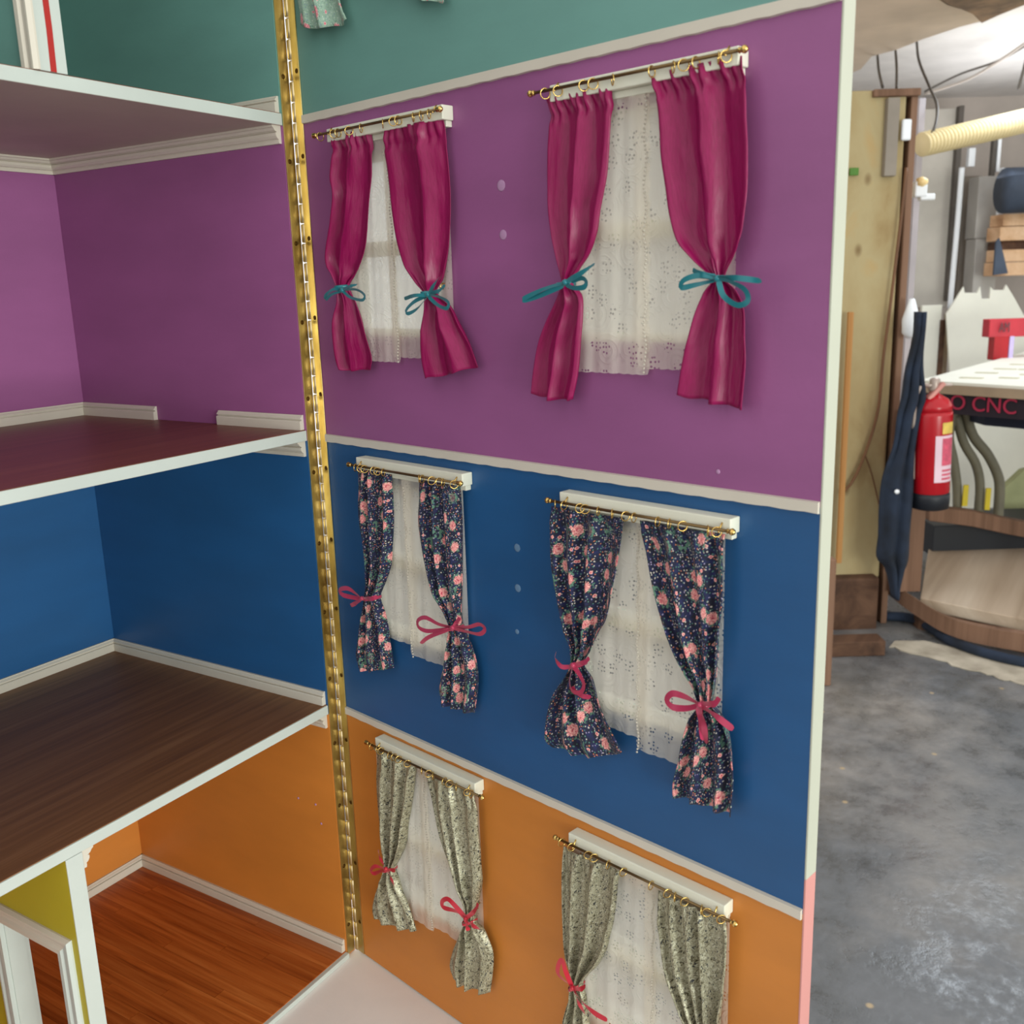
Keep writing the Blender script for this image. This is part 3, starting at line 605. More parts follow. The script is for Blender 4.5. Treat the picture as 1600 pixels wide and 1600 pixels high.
# teal room window at the top: only the curtain hem shows
R0L = [((.060, 1.100), (.123, 1.100)), ((.060, 1.05), (.118, 1.05)), ((.063, 1.01), (.105, 1.01)), ((.066, .985), (.088, .985)), ((.056, .955), (.100, .955))]
la, lb, ra, rb = pan(472, 20, .0105), pan(472, 40, .0105), pan(533, 0, .0105), pan(543, 31, .0105)
R0L[-1] = ((la[0], la[1]+.02), (ra[0]-.004, ra[1]+.02)); R0L.append(((la[0]-.001, la[1]), (ra[0]+.001, ra[1]-.004))); R0L.append((lb, rb))
cur['0L'] = curtain(99, R0L, M['mint_floral'], 'curtain', 'pale mint floral curtain hem at the top, beside the brass hinge', 3, 2, 5, 13, .6, .004)
q0, q1 = pan(640, -6, .0105), pan(690, 3, .0105)
R0R = [((.128, 1.100), (.205, 1.100)), ((.132, 1.05), (.207, 1.05)), ((.150, 1.01), (.206, 1.01)), ((.172, .985), (.194, .985)), ((.160, .96), (.210, .96)), ((q0[0]-.004, q0[1]+.012), (q1[0], q1[1]+.01)), (q0, q1)]
cur['0R'] = curtain(99, R0R, M['mint_floral'], 'curtain', 'mint floral curtain of the teal window whose hem just touches the top of the photo', 3, 2, 5, 14, .6, .001)
TL, PK, RD = M['rib_teal'], M['rib_pink'], M['rib_red']
bow(cur['1L'], 1, (292,965), [[(292,965),(250,960),(215,985),(208,1008)],[(292,968),(240,985),(212,1012)],[(296,962),(360,962),(398,988),(388,1012),(330,998),(294,968)],[(296,962),(330,945),(362,938)]], TL, 'teal ribbon bow', .0022)
bow(cur['1R'], 1, (703,985), [[(703,985),(735,935),(758,900)],[(705,978),(755,968),(785,940)],[(708,985),(765,1000),(802,1025),(792,1052),(750,1035),(706,995)],[(700,990),(640,1018),(600,1058),(606,1077),(650,1055),(700,998)],[(700,988),(640,990),(590,1006)]], TL, 'teal ribbon bow', .0026)
bow(cur['2L'], 2, (265,1035), [[(265,1035),(330,998),(385,960)],[(268,1042),(300,1058),(342,1054),(350,1032),(332,1018),(290,1030)],[(262,1036),(180,1062),(105,1098),(98,1108),(150,1094),(258,1048)]], TL, 'teal ribbon bow with a long left loop', .0031)
bow(cur['2R'], 2, (878,1020), [[(876,1018),(800,1008),(742,1028),(735,1056),(790,1046),(874,1026)],[(874,1014),(820,1003),(780,985)],[(882,1016),(960,1018),(1058,1030)],[(884,1028),(905,1090),(960,1127),(1002,1110),(990,1065),(930,1032),(884,1020)]], TL, 'teal ribbon bow with a straight right tail', .0030)
bow(cur['3L'], 3, (218,850), [[(216,848),(150,800),(104,805),(120,832),(205,852)],[(214,852),(190,872),(160,888)],[(224,848),(265,852),(302,840)]], PK, 'pink ribbon bow', 0.0036)
bow(cur['3R'], 3, (690,1002), [[(688,1000),(620,985),(550,950),(510,965),(514,1000),(560,1020),(640,1012),(688,1003)],[(692,1000),(770,1000),(830,985),(859,1010),(830,1036),(760,1022),(694,1005)],[(698,996),(728,950)],[(682,1006),(570,1050),(525,1085)]], PK, 'wide pink ribbon bow', 0.0031)
bow(cur['4L'], 4, (215,855), [[(212,860),(165,862),(136,825),(140,795)],[(220,853),(265,843),(288,822)],[(214,860),(200,925),(212,970),(250,976),(263,940),(240,890),(218,862)],[(208,955),(245,988),(294,1000)]], PK, 'pink ribbon bow with a hanging loop', 0.0031)
bow(cur['4R'], 4, (780,1032), [[(778,1028),(720,998),(660,982),(634,1010),(660,1042),(720,1048),(778,1036)],[(786,1034),(850,1080),(930,1142)],[(784,1038),(798,1110),(808,1204)],[(776,1040),(786,1110),(800,1190)],[(790,1026),(845,1028),(868,1000)]], PK, 'pink ribbon bow with three tails', 0.0039)
bow(cur['5L'], 5, (276,792), [[(272,790),(222,778),(198,800),(215,816),(268,796)],[(280,796),(325,800)],[(283,800),(303,840),(318,882)],[(272,785),(246,735),(236,692)]], RD, 'red ribbon bow', 0.0033)
bow(cur['5R'], 5, (692,1052), [[(688,1046),(640,1012),(576,992),(571,960),(600,950),(642,990),(690,1046)],[(696,1046),(738,1012),(757,972)],[(692,1056),(730,1088),(766,1106)],[(692,1060),(706,1114)]], RD, 'red ribbon bow', 0.0036)
bow(cur['6L'], 6, (255,1335), [[(248,1322),(200,1282),(150,1230),(154,1165),(182,1130),(205,1210),(252,1322)],[(258,1338),(330,1440),(420,1520),(512,1572)],[(262,1345),(300,1440),(347,1530)],[(262,1332),(310,1345),(352,1322)]], RD, 'red ribbon bow with a long tail', 0.0033)
bow(cur['6R'], 6, (1245,1835), [[(1240,1835),(1150,1790),(1100,1830),(1160,1870),(1240,1840)],[(1250,1835),(1340,1800),(1390,1840),(1330,1880),(1250,1842)],[(1248,1845),(1270,1960)]], RD, 'red ribbon bow', 0.0033)
for q in ((694, 443), (723, 962), (1122, 1090), (748, 1412)): hook(*q)
def rings(*spans): return [a+(b_-a)*(i+.3*sin(i*2.3+a*90))/(n-1) for a, b_, n in spans for i in range(n)]
rail(.0545, .2060, .8210, .064, .2085, 0, rings((.062, .112, 5), (.142, .200, 6)), 'short rail with rings above the magenta curtains near the brass hinge', -.0065)
rail(.3045, .4610, .8185, .315, .4590, 0, rings((.314, .372, 5), (.404, .455, 6)), 'curtain rail above the magenta curtains near the cream panel end', -.0070)
rail(.0715, .2110, .5388, .0745, .2135, 0, rings((.076, .118, 6), (.162, .205, 6)), 'curtain rail above the navy floral curtains near the brass hinge')
rail(.3120, .4600, .5372, .317, .4605, 0, rings((.316, .366, 6), (.378, .455, 7)), 'curtain rail above the navy floral curtains near the panel end')
rail(.0690, .2215, .2648, .075, .2130, 0, rings((.073, .124, 7), (.145, .214, 8)), 'curtain rail with brass finial above the silvery curtains by the hinge')
rail(.3125, .4690, .2602, .3195, .4625, 0, rings((.316, .374, 6), (.405, .462, 7)), 'curtain rail with gold finials above the silvery curtains near the bottom edge')
rail(.0580, .2100, 1.103, .066, .214, 0, rings((.062, .120, 5), (.132, .202, 6)), 'curtain rail above the mint floral curtains of the teal section')
for i, (lab, zt, zb, um, over) in enumerate((('upper hinge side', .8165, .632, 0, 'L'), ('middle hinge side', .5335, .3665, 0, 'R'), ('lower hinge side', .2595, .0860, 0, 'L'),
                                     ('upper panel end side', .8150, .6320, 1, 'L'), ('middle panel end side', .5325, .3560, 1, 'R'), ('lower panel end side', .2560, .0830, 1, 'L'))):
    u0, u1 = (((.067, .2025), (.319, .4545)), ((.067, .207), (.319, .4525)), ((.067, .207), (.319, .462)))[i % 3][um]; mid = (u0+u1)/2
    sec = ('magenta', 'navy floral', 'silvery')[i % 3]; end = ('near the brass hinge', 'near the panel end')[um]
    mt = 'net' if um else 'net_soft'
    mm_ = mid + (-.002 if um == 0 else (.0, .001, .004)[i % 3])
    if over == 'L':
        a = net(u0, mm_+.004, zt, zb, .0050, 'net_curtain', 'left white broderie net between the %s curtains %s' % (sec, end), 'R', mt, 0, i+1); beads(a, mm_+.003, zt-.01, zb, .0062)
        net(mm_-.006, u1, zt, zb+.004, .0028, 'net_curtain', 'right white net panel between the %s curtains %s' % (sec, end), None, mt, 0, i+9)
    else:
        a = net(mm_-.004, u1, zt, zb+.002, .0050, 'net_curtain', 'right white broderie net between the %s curtains %s' % (sec, end), 'L', mt, 0, i+1); beads(a, mm_-.003, zt-.01, zb, .0062)
        net(u0, mm_+.006, zt, zb+.010, .0028, 'net_curtain', 'left white net panel between the %s curtains %s' % (sec, end), None, mt, 0, i+9)
net(.067, .205, 1.098, .925, .0040, 'net_curtain', 'white net behind the mint floral curtains', None, 'net_soft', 0, 20)
# stand under the dollhouse
st = empty('work_table', (XL/2, 0, GZ), 'plain timber table holding the dollhouse', 'table')
b = NB(); box(b, XL-.12, .11, -.46, D+.12, -.052, -.0250); local(obj('table_top', b, M['brownpost'], None, False, .002), st)
for (x, y) in ((XL-.06, -.40), (.05, -.40), (XL-.06, D+.06), (.05, D+.06)):
    b = NB(); box(b, x-.03, x+.03, y-.03, y+.03, GZ, -.052); local(obj('leg', b, M['brownpost'], None, False, .002), st)

# ================================================================== WORKSHOP
def struct(name, bm, mat, **k): o = obj(name, bm, mat, None, **k); o['kind'] = 'structure'; return o
def thing(name, label, cat, loc, group=None): return empty(name, loc, label, cat, group)
def tag(o, label, cat, group=None):
    o['label'] = label; o['category'] = cat
    if group: o['group'] = group
    return o
U = V((0, 0, 1))
def wp(X, Y, z): return V((CAM.x, CAM.y, 0)) + RX*X + RH*Y + U*z
def wquad(bm, X0, X1, Y0, Y1, z0, z1): hexa(bm, [wp(X0,Y0,z0),wp(X1,Y0,z0),wp(X1,Y1,z0),wp(X0,Y1,z0),wp(X0,Y0,z1),wp(X1,Y0,z1),wp(X1,Y1,z1),wp(X0,Y1,z1)])
b = NB(); wquad(b, -5, 7, -5, 8, GZ-.05, GZ); struct('floor', b, M['concrete'])
CZ = CAM.z+1.16
b = NB(); wquad(b, -.5, 6, 3.6, 7.6, CZ, CZ+.05); struct('ceiling', b, M['ws_ceiling'])
b = NB(); wquad(b, -.5, 6, 7.2, 7.3, GZ, CZ); struct('wall_back', b, M['greywall'])
# beige soffit with ragged edge, broken boards
zc = CZ-.12; pts = [hz(1250, 135, zc), hz(1310, 122, zc), hz(1345, 108, zc), hz(1362, 88, zc), hz(1400, 78, zc), hz(1440, 62, zc), hz(1500, 42, zc), hz(1532, 34, zc), hz(1522, 20, zc), hz(1480, 8, zc), hz(1450, -12, zc), hz(1420, -120, zc), hz(1250, -120, zc)]
b = NB(); polyslab(b, pts, U*.11); tag(obj('soffit_board', b, M['soffit']), 'beige boarded soffit with a ragged edge under the ceiling', 'ceiling board')
b = NB(); pts = [hz(1450, -14, zc-.02), hz(1482, 6, zc-.02), hz(1520, 22, zc-.02), hz(1534, 36, zc-.02), hz(1560, 24, zc-.02), hz(1600, 8, zc-.02), hz(1660, -10, zc-.02), hz(1600, -60, zc-.02)]
polyslab(b, pts, U*.10); tag(obj('broken_board', b, M['rot']), 'dark brown broken board at the top right corner', 'board')
for (q, w_) in (((1528, 33), .05), ((1556, 22), .07), ((1398, 77), .05)):
    pass
def cable(name, pts, r, mat, label, Y=None, n=24):
    P3 = [bg(*p) for p in pts]; b = NB(); tube(b, crom(P3, n), r, 8); return tag(obj(name, b, mat, None, True), label, 'cable')
cable('hanging_wire', [(1371, 86, 5.2), (1373, 110, 5.0), (1379, 136, 4.1)], .006, M['wire'], 'dark wire hanging from the soffit nearest the open panel')
cable('hanging_wire', [(1399, 76, 5.2), (1401, 105, 4.8), (1401, 140, 4.1)], .006, M['wire'], 'straight dark wire hanging between two others above the pillar')
cable('hanging_wire', [(1432, 62, 5.2), (1436, 95, 4.9), (1452, 135, 4.6), (1464, 165, 4.4), (1460, 200, 4.3), (1444, 224, 4.3)], .006, M['wire'], 'long dark wire curving down to the cream hose', n=40)
cable('ceiling_cable', [(1445, 147, 5.8), (1510, 125, 5.6), (1560, 96, 5.4), (1610, 62, 5.2)], .008, M['greywall'], 'grey cable sloping up across the white ceiling')
cable('ceiling_cable', [(1445, 143, 5.9), (1500, 116, 5.7), (1560, 95, 5.45), (1612, 66, 5.3)], .006, M['darkgrey'], 'thinner grey cable slung above the other ceiling cable')
cable('ceiling_cable', [(1591, 140, 5.6), (1597, 118, 5.6), (1604, 90, 5.6)], .008, M['darkgrey'], 'short grey wire hanging at the right edge of the photo')
# pillar
YP = 3.9
pt = thing('clad_pillar', 'stained beige board-clad pillar behind the open panel', 'pillar', bg(1350, 900, YP))
b = NB(); bgbox(b, 1230, 142, 1396, 905, YP, .25); local(obj('cladding', b, M['pillar'], None, False, .01), pt)
b = NB(); bgbox(b, 1366, 138, 1440, 150, YP-.02, .3); local(obj('cap_board', b, M['brownpost'], None, False, .004), pt)
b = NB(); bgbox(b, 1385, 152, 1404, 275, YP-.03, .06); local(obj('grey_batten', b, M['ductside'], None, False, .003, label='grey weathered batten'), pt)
b = NB(); tl = bg(1424, 150, YP); bl = bg(1424, 150, YP); 
p0 = bg(1430, 150, YP); c = p0.copy(); c.z = (p0.z+GZ)/2; rbox(b, c+RH*.06, .026, .12, p0.z-GZ); local(obj('corner_post', b, M['brownpost'], None, False, .004, label='brown timber corner post'), pt)
b = NB(); bgbox(b, 1225, 905, 1372, 1000, YP-.06, .3); local(obj('timber_base', b, M['darkwood'], None, False, .01, label='dark timber base block'), pt)
b = NB(); c = bg(1416, 203, YP-.03); rbox(b, c, .034, .02, .075); tag(obj('lit_gap_box', b, M['wplastic'], None, False, .006), 'white box standing in for a bright lit gap between pillar battens', 'lit gap')  # plain white box put where light shines through a gap
cable('sagging_cable', [(1416, 262, 3.87), (1408, 340, 3.87), (1392, 470, 3.87), (1380, 560, 3.87), (1372, 640, 3.87), (1352, 708, 3.87), (1332, 752, 3.87), (1315, 771, 3.87)], .006, M['wire2'], 'brown cable hanging down the face of the pillar', n=50)
cable('sagging_cable', [(1352, 712, 3.88), (1362, 740, 3.88), (1374, 790, 3.88)], .003, M['wire2'], 'thin stray wire branching low on the pillar')
b = NB(); bgbox(b, 1317, 488, 1325, 880, YP-.06, .02); o = tag(obj('lath', b, M['lath'], None, False, .002), 'thin orange-brown lath leaning on the pillar', 'lath')
b = NB(); a = bg(1294, 872, 3.3); g0 = a.copy(); g0.z = GZ; c = (a+g0)/2; rbox(b, c, .045, .05, a.z-GZ); tag(obj('timber_offcut', b, M['brownpost'], None, False, .003), 'upright brown timber just behind the panel edge', 'timber')
b = NB(); a = hz(1337, 1008, GZ+.03); rbox(b, V((a.x, a.y, GZ+.03))+RX*-.08, .36, .09, .06); tag(obj('timber_offcut', b, M['darkwood'], None, False, .004), 'dark brown plank lying on the floor by the pillar', 'timber')
b = NB(); bgbox(b, 1328, 262, 1342, 274, YP-.02, .01); tag(obj('green_tag', b, M['leaf'], None, False, .002), 'small green tag on the pillar', 'tag')
b = NB(); c = bg(1436, 296, YP+.14); rbox(b, c, .05, .05, .06); rbox(b, c+RX*.03-U*.03, .06, .04, .025); jb = tag(obj('junction_box', b, M['wplastic'], None, False, .006), 'white junction box on the post below the hose', 'junction box')
b = NB(); lathe(b, [(.015, -.02), (.02, 0), (.01, .02)], bg(1441, 284, YP+.12), RX, 12); o = obj('cap', b, M['amber'], None, True, label='amber cap'); o.parent = jb
b = NB(); lathe(b, [(.012, -.06), (.03, -.04), (.033, .01), (.022, .05), (.01, .09)], bg(1423, 504, YP-.06), U, 14); tag(obj('white_bottle', b, M['wplastic'], None, True), 'white oval bottle on the post above the dark jacket', 'bottle')
# jacket
rowsJ = [((1431,487),(1444,487)),((1430,505),(1443,505)),((1428,525),(1441,525)),((1422,550),(1438,555)),((1414,580),(1438,580)),((1408,620),(1442,622)),((1401,650),(1434,650)),((1395,695),(1426,700)),((1378,745),(1426,750)),((1374,790),(1425,790)),((1374,835),(1421,835)),((1372,870),(1418,875)),((1384,884),(1410,895)),((1392,910),(1402,915)),((1395,932),(1398,934))]
b = NB(); grid = []
for (l, r) in [( (crom([(q[0][0], q[0][1], 0) for q in rowsJ], 60)[i]), (crom([(q[1][0], q[1][1], 0) for q in rowsJ], 60)[i])) for i in range(60)]:
    row = []
    for j in range(20):
        q = j/19; x = l.x+(r.x-l.x)*q; y = l.y+(r.y-l.y)*q; row.append(b.verts.new(bg(x, y, 3.72) - RH*(.03*math.sqrt(max(0, 1-(2*q-1)**2)) + .012*sin(q*14+y*.012))))
    grid.append(row)
for i in range(59):
    for j in range(19): b.faces.new((grid[i][j], grid[i+1][j], grid[i+1][j+1], grid[i][j+1]))
jk = tag(obj('work_jacket', b, M['navy'], None, True, 0, .012), 'long dark navy work coat hanging on the post behind the fire extinguisher', 'jacket')
b = NB(); lathe(b, [(.009, 0), (.009, .006), (.003, .008)], bg(1401, 768, 3.66), -RH, 12); o = obj('button', b, M['wplastic'], None, True, label='white button'); o.parent = jk
# post under the extinguisher
b = NB(); p0 = bg(1434, 640, 3.86); c = p0.copy(); zb = bg(1434, 925, 3.86).z; c.z = (p0.z+zb)/2
rbox(b, c+RH*.03, .125, .05, p0.z-zb); pp = tag(obj('mounting_board', b, M['brownpost'], None, False, .002), 'brown upright board carrying the fire extinguisher', 'board')
# extinguisher
ec = bg(1453, 790, 3.72); et = bg(1459, 640, 3.72); axis = (et-ec).normalized(); H = (et-ec).length; R = .069
ex = thing('fire_extinguisher', 'red fire extinguisher hanging on the brown board by the table', 'extinguisher', ec)
b = NB(); lathe(b, [(R*.96, .055), (R, .06), (R, H-.02), (R*.98, H-.005)], ec, axis, 32); local(obj('cylinder', b, M['red'], None, True), ex)
b = NB(); lathe(b, [(R*.98, H-.006), (R*.93, H+.018), (R*.75, H+.04), (R*.42, H+.055), (R*.26, H+.062), (R*.26, H+.075)], ec, axis, 32); local(obj('shoulder', b, M['red'], None, True), ex)
b = NB(); lathe(b, [(R*.8, -.01), (R*1.0, -.005), (R*1.03, .04), (R*1.0, .056)], ec, axis, 32); local(obj('base_ring', b, M['black'], None, True, label='black plastic foot ring'), ex)
b = NB(); tp = ec+axis*(H+.07); lathe(b, [(.02, 0), (.024, .01), (.018, .03), (.02, .045), (.01, .052)], tp, axis, 14); local(obj('valve', b, M['steel'], None, True), ex)
b = NB(); s0 = tp+axis*.028; rbox(b, s0+RX*.015-axis*.004, .10, .022, .010, RX, RH, U); local(obj('carry_handle', b, M['steel'], None, False, .003), ex)
b = NB(); a_ = bg(1450, 624, 3.70); c_ = bg(1475, 598, 3.70); dd = (c_-a_); rbox(b, (a_+c_)/2, dd.length, .024, .016, dd.normalized(), RH, RH.cross(dd.normalized())); local(obj('lever', b, M['pinklever'], None, False, .004, label='faded red lever'), ex)
b = NB(); tube(b, crom([tp+axis*.02-RX*.02, tp+axis*.025-RX*.06-RH*.02, tp-RX*.085-RH*.03-axis*.04, ec+axis*(H*.7)-RX*.083-RH*.02, ec+axis*(H*.3)-RX*.08-RH*.02], 30), .008, 10); local(obj('hose', b, M['steel'], None, True), ex)
def patch(bm, a0, a1, h0, h1, rr):
    a = axis; f = (-RH - a*(-RH).dot(a)).normalized(); s = a.cross(f); 
    if s.dot(RX) < 0: s = -s
    n_ = 12; vs = []
    for i in range(n_+1):
        t = a0+(a1-a0)*i/n_; d = f*cos(t)+s*sin(t); vs.append((bm.verts.new(ec+a*h0+d*rr), bm.verts.new(ec+a*h1+d*rr)))
    for p_, q_ in zip(vs, vs[1:]): bm.faces.new((p_[0], q_[0], q_[1], p_[1]))
b = NB(); patch(b, -.25, 1.0, .105, .285, R+.0008); local(obj('label_sticker', b, M['label'], None, True, label='white and pink label'), ex)
b = NB(); patch(b, .12, .92, .17, .275, R+.0016); [patch(b, .15, .85, hh, hh+.008, R+.0016) for hh in (.115, .131, .147)]; local(obj('label_print', b, M['labelpink'], None, True), ex)
b = NB(); patch(b, .1, .95, .292, .335, R+.0012); local(obj('label_sticker', b, M['lyellow'], None, True, label='yellow label'), ex)
# CNC table
tz = bg(1437, 594, 4.25).z; A = hz(1437, 594, tz); Bv = hz(1850, 619, tz); Cv = hz(1437+190, 543, tz); C2 = Bv+(Cv-A)
ct = thing('cnc_table', 'white-topped machine table with a dark lettered banner', 'table', V((A.x, A.y, GZ)))
b = NB(); polyslab(b, [A, Bv, C2, Cv], U*-.012); local(obj('table_top', b, M['board'], None), ct)
b = NB(); polyslab(b, [A-U*.012, Bv-U*.012, C2-U*.012, Cv-U*.012], U*-.04); local(obj('table_frame', b, M['edge'], None), ct)
fx = (Bv-A).normalized(); fy = (Cv-A).normalized()
for i, (q, l_) in enumerate((((1498, 591), 36), ((1523, 583), 34), ((1552, 577), 34), ((1577, 570), 30), ((1560, 591), 30), ((1592, 586), 40), ((1590, 578), 30))):
    p = hz(*q, tz); e2 = hz(q[0]+l_, q[1]+1, tz); w_ = .035; b = NB(); polyslab(b, [p, e2, e2+fy*w_, p+fy*w_], U*.003); local(obj('slot_strip', b, M['slot'], None), ct)
bq = [A-U*.052+fy*.02, Bv-U*.052+fy*.02]; b = NB(); tq = .085; 
polyslab(b, [bq[0]+fx*.02, bq[1], bq[1]-U*tq, bq[0]+fx*.02-U*tq], RH*.01); local(obj('banner', b, M['banner'], None, False, 0, label='black banner'), ct)
b = NB(); c0 = bg(1540, 638, 4.24); c1 = bg(1690, 650, 4.24); polyslab(b, [V(c0), c0+fx*.62, c0+fx*.62-U*.075, c0-U*.075], RH*.2); local(obj('control_box', b, M['navybox'], None, label='navy box under the banner'), ct)
def text(body, p0, width, height, xdir, mat, parent, off):
    cu = bpy.data.curves.new('txt', 'FONT'); cu.body = body; cu.extrude = .002; o = bpy.data.objects.new('txt', cu); COL.objects.link(o)
    dg = bpy.context.evaluated_depsgraph_get(); me = bpy.data.meshes.new_from_object(o.evaluated_get(dg)); bpy.data.objects.remove(o)
    xs = [v.co.x for v in me.vertices]; ys = [v.co.y for v in me.vertices]; w0_, h0_ = max(xs)-min(xs), max(ys)-min(ys); nrm = xdir.cross(U)
    for v in me.vertices:
        x_ = (v.co.x-min(xs))/w0_*width; y_ = (v.co.y-min(ys))/h0_*height; v.co = p0 + xdir*x_ + U*y_ + nrm*(off+v.co.z)
    me.materials.clear(); me.materials.append(mat); t = bpy.data.objects.new('lettering', me); COL.objects.link(t); local(t, parent); return t
lp = bg(1483, 638, 4.24); lr = bg(1588, 641, 4.24); bn = fx.cross(U).normalized(); lp = onplane(1485, 639, bq[0], bn); lr = onplane(1588, 641, bq[0], bn); text('O CNC', lp, (lr-lp).length, .062, fx, M['letter'], ct, .003)
for (x_, y_) in ((.06, .1), (1.15, .1), (.3, 1.6), (1.15, .8)):
    b = NB(); q = A+fx*x_+fy*y_; c = V((q.x, q.y, (tz-.05+GZ)/2)); rbox(b, c, .06, .06, tz-.052-GZ); 
    if x_ > 1: local(obj('leg', b, M['edge'], None, False, .003), ct)
    else: b.free()
for i, (pts, r) in enumerate((([(1492, 640), (1483, 680), (1490, 720), (1495, 756), (1496, 792)], .021), ([(1494, 650), (1506, 692), (1524, 724), (1531, 756), (1529, 800)], .021), ([(1508, 640), (1520, 680), (1543, 710), (1558, 740), (1562, 764), (1559, 810)], .023))):
    b = NB(); tube(b, crom([bg(x_, y_, 4.4) for x_, y_ in pts], 36), r, 12)
    tag(obj('flexible_pipe', b, M['legpipe'], None, True), ['grey-green bent pipe under the table nearest the fire extinguisher', 'middle one of three grey-green bent pipes under the table', 'grey-green bent pipe farthest right under the table'][i], 'pipe', 'bent pipes under the machine table')
for i, (x_, y0_, y1_) in enumerate(((1476, 753, 787), (1509, 758, 791), (1544, 763, 797))):
    b = NB(); bgbox(b, x_-4, y0_, x_+4, y1_, 4.36, .01); tag(obj('yellow_tag', b, M['ytag'], None, False, .001), ['yellow tag beside the foot of the extinguisher', 'yellow tag between the first and middle pipes', 'yellow tag beside the farthest right pipe'][i], 'tag', 'yellow tags by the pipes')
# behind the table
b = NB(); bgbox(b, 1462, 640, 1700, 850, 5.9, .02); tag(obj('leaning_board', b, M['board'], None, False, .003), 'large cream board seen under the machine table', 'board')
oz = lambda x_, y_: bg(1400+x_*.175, 440+y_*.175, 6.1)
b = NB(); polyslab(b, [oz(*q) for q in ((450,290),(605,45),(612,100),(725,100),(752,45),(765,152),(835,152),(845,50),(868,75),(965,75),(985,28),(1060,150),(1140,300),(1330,300),(1330,1100),(500,1100))], RH*.015)
tag(obj('spiked_cutout', b, M['board']), 'large white cut-out board with spiked top behind the table', 'board')
b = NB(); bgbox(b, 1436, 477, 1467, 640, 6.2, .03); tag(obj('leaning_board', b, M['board'], None, False, .003), 'narrow cream board standing left of the spiked cut-out', 'board')
b = NB(); bgbox(b, 1466, 500, 1473, 640, 6.18, .03); tag(obj('leaning_board', b, M['darkwood'], None, False, .003), 'dark strip standing in for the shaded slot between the narrow board and the spiked cut-out', 'board')  # dark strip painted for the shade in the slot, not a board
b = NB(); bgbox(b, 1473, 490, 1480, 640, 6.19, .03); tag(obj('leaning_board', b, M['edge'], None, False, .003), 'tan board edge touching the spiked cut-out', 'board')
gt = thing('machine_gantry', 'red machine gantry bar standing on the white table', 'machine', bg(1565, 560, 5.2))
b = NB(); bgbox(b, 1546, 497, 1700, 525, 5.2, .08); local(obj('crossbar', b, M['redbar'], None, False, .004), gt)
b = NB(); bgbox(b, 1553, 525, 1576, 563, 5.2, .07); local(obj('upright', b, M['red'], None, False, .004), gt)
b = NB(); bgbox(b, 1577, 525, 1584, 562, 5.2, .07); local(obj('side_strip', b, M['lilac'], None, False, .002), gt)
q0 = bg(1560, 519, 5.19); q1 = bg(1576, 519, 5.19); text('AM', q0, (q1-q0).length, .05, RX, M['greyletter'], gt, .004)
# wall equipment
def bt(name, x0, y0, x1, y1, Y, dep, mat, label, cat, bev=.004):
    b = NB(); bgbox(b, x0, y0, x1, y1, Y, dep); return tag(obj(name, b, M[mat], None, False, bev), label, cat)
bt('wall_panel', 1425, 170, 1489, 480, 6.9, .05, 'greypanel', 'tall pale grey panel on the back wall behind the hose', 'panel')
bt('wall_gap_strip', 1489, 165, 1497, 470, 6.85, .05, 'darkgrey', 'dark strip standing in for the shaded vertical gap beside the white pipe', 'channel')  # dark grey strip painted for the shade inside a wall gap
cable('white_conduit', [(1503, 262, 6.7), (1496, 350, 6.7), (1484, 482, 6.7)], .018, M['wplastic'], 'white vertical conduit against the grey back wall')
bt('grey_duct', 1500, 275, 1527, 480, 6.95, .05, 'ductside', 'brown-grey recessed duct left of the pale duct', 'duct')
bt('pale_duct', 1527, 275, 1562, 372, 6.7, .15, 'duct', 'upper box of the pale grey duct', 'duct')
bt('pale_duct', 1522, 373, 1557, 470, 6.68, .15, 'duct', 'lower box of the pale grey duct', 'duct')
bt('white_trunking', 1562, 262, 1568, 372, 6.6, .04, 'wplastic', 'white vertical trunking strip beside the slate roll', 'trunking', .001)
bt('dark_channel', 1551, 205, 1557, 275, 6.7, .04, 'darkgrey', 'short dark vertical bar just under the hose', 'channel', .001)
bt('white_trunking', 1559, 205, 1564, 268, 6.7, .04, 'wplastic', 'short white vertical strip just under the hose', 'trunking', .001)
bt('lit_gap_patch', 1514, 231, 1524, 260, 6.8, .04, 'wplastic', 'white box standing in for a bright lit gap under the hose', 'fitting', .002)  # white colour stands for light coming through a small opening
b = NB(); c0 = bg(1568, 298, 6.3); tube(b, [c0, c0+RX*.2, c0+RX*.6], .135, 20); tag(obj('tarpaulin_roll', b, M['tarp'], None, True), 'slate blue rolled tarpaulin above the timber stack', 'roll')
for i, (x0, y0, y1, mt_) in enumerate(((1568, 332, 352, 'timber'), (1563, 352, 375, 'timber'), (1562, 388, 408, 'timber'), (1558, 408, 430, 'timber'))):
    bt('timber_plank', x0, y0, 1720, y1-1, 6.4, .18, mt_, ['topmost pale plank of the stack under the slate roll', 'second pale plank from the top of the stack', 'third pale plank, just below the dark gap', 'lowest pale plank above the spiked board'][i], 'plank', .004)
bt('shade_gap_strip', 1566, 375, 1720, 388, 6.45, .2, 'darkwood', 'dark strip standing in for the shaded gap between the pale planks', 'shaded gap')  # shade of the open gap in the stack, painted as a dark strip
b = NB(); polyslab(b, [bg(*q, 6.35) for q in ((1557, 378), (1562, 372), (1575, 427), (1553, 430))], RH*.02); tag(obj('metal_plate', b, M['tarp']), 'dark slanting plate at the end of the plank stack', 'plate')
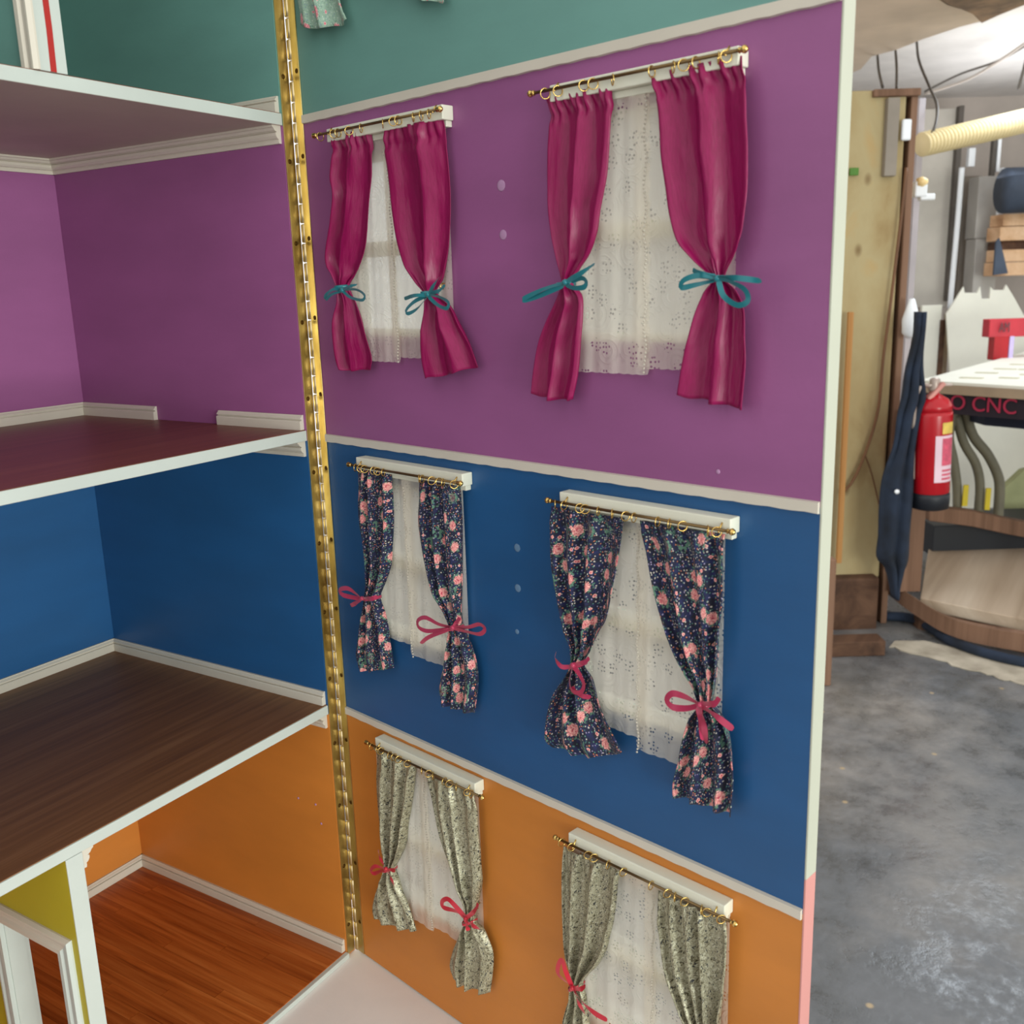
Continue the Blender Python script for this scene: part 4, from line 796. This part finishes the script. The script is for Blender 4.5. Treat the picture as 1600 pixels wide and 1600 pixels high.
# cream corrugated hose
b = NB(); h0 = bg(1440, 226, 4.3); h1 = bg(1900, 106, 4.9); n_ = 720; pts = []; rad = []
for i in range(n_):
    t = i/(n_-1); pts.append(h0.lerp(h1, t)-U*.015*sin(pi*t)); rad.append(.046+.004*t+.0042*sin(i*pi/4))
tube(b, pts, .05, 16, False, rad); tag(obj('extraction_hose', b, M['hose'], None, True), 'cream corrugated extraction hose crossing under the ceiling', 'hose')
# low platform and planks in front of it
zp = bg(1600, 972, 3.5).z
b = NB(); L4 = [hz(1438, 934, zp), hz(1700, 988, zp), hz(1700, 852, zp), hz(1452, 850, zp)]; polyslab(b, L4, U*-.05)
pf = tag(obj('platform', b, M['ply'], None, False, .004), 'low pale plywood platform on the floor below the table', 'platform')
pb = NB(); e0, e1 = hz(1438, 934, zp)-U*.05, hz(1700, 988, zp)-U*.05
polyslab(pb, [e0, e1, V((e1.x, e1.y, GZ)), V((e0.x, e0.y, GZ))], RH*.05); o = obj('platform_skirt', pb, M['darkwood']); o.parent = pf
b = NB(); a0, a1 = hz(1375, 915, GZ+.12), hz(1445, 965, GZ+.12); pts = [bg(1378, 908, 4.0), bg(1430, 948, 3.8), bg(1500, 985, 3.6), bg(1640, 1012, 3.38)]; c = crom(pts, 20); vs = []
for p in c: vs.append([b.verts.new(p+U*.035), b.verts.new(p+U*.035+RH*.05), b.verts.new(p-U*.035+RH*.05), b.verts.new(p-U*.035)])
for p_, q_ in zip(vs, vs[1:]):
    for k in range(4): b.faces.new((p_[k], p_[(k+1) % 4], q_[(k+1) % 4], q_[k]))
b.faces.new(vs[0][::-1]); b.faces.new(vs[-1]); tag(obj('warped_plank', b, M['brownpost']), 'warped brown plank curving along the platform front', 'plank')
b = NB(); tube(b, crom([hz(1380, 962, GZ+.02), hz(1430, 968, GZ+.02), hz(1490, 1003, GZ+.02), hz(1560, 1026, GZ+.02), hz(1640, 1042, GZ+.02)], 40), .02, 10); tag(obj('floor_hose', b, M['navy'], None, True), 'dark hose lying on the floor along the platform', 'hose')
b = NB(); rj = random.Random(3); pts = [hz(x, y, GZ+.004) for x, y in [(1398+i*12, 1001+max(0, i-4)*2.9) for i in range(20)] + [(1640-i*9+rj.uniform(-2, 2), 1082-i*2.6+rj.uniform(-2, 2)) for i in range(29)]]; polyslab(b, pts, U*-.003); tag(obj('dust_patch', b, M['dust'], None), 'pale sawdust strewn along the platform foot', 'sawdust')
b = NB(); polyslab(b, [bg(*q, 4.32) for q in ((1452, 792), (1520, 799), (1580, 812), (1700, 834), (1700, 858), (1580, 836), (1520, 823), (1452, 814))], RH*.07); tag(obj('bench_rail', b, M['brownpost'], None, False, .004), 'brown timber rail under the bent pipes', 'rail')
b = NB(); p0 = bg(1440, 154, 4.45); c = p0.copy(); c.z = (p0.z+GZ)/2; rbox(b, c, .026, .03, p0.z-GZ); tag(obj('grey_batten_board', b, M['lilacgrey']), 'narrow pale grey board standing behind the brown corner post', 'board')
bt('shade_gap_block', 1458, 818, 1700, 866, 4.5, .3, 'black', 'black block standing in for the shaded gap under the rail', 'crate')  # black block added to paint the darkness below the rail
b = NB(); polyslab(b, [bg(*q, 5.0) for q in ((1562, 770), (1600, 735), (1660, 720), (1660, 820), (1560, 812))], RH*.05); tag(obj('green_sheet', b, M['green']), 'pale green sheet material at the right edge under the table', 'sheet')
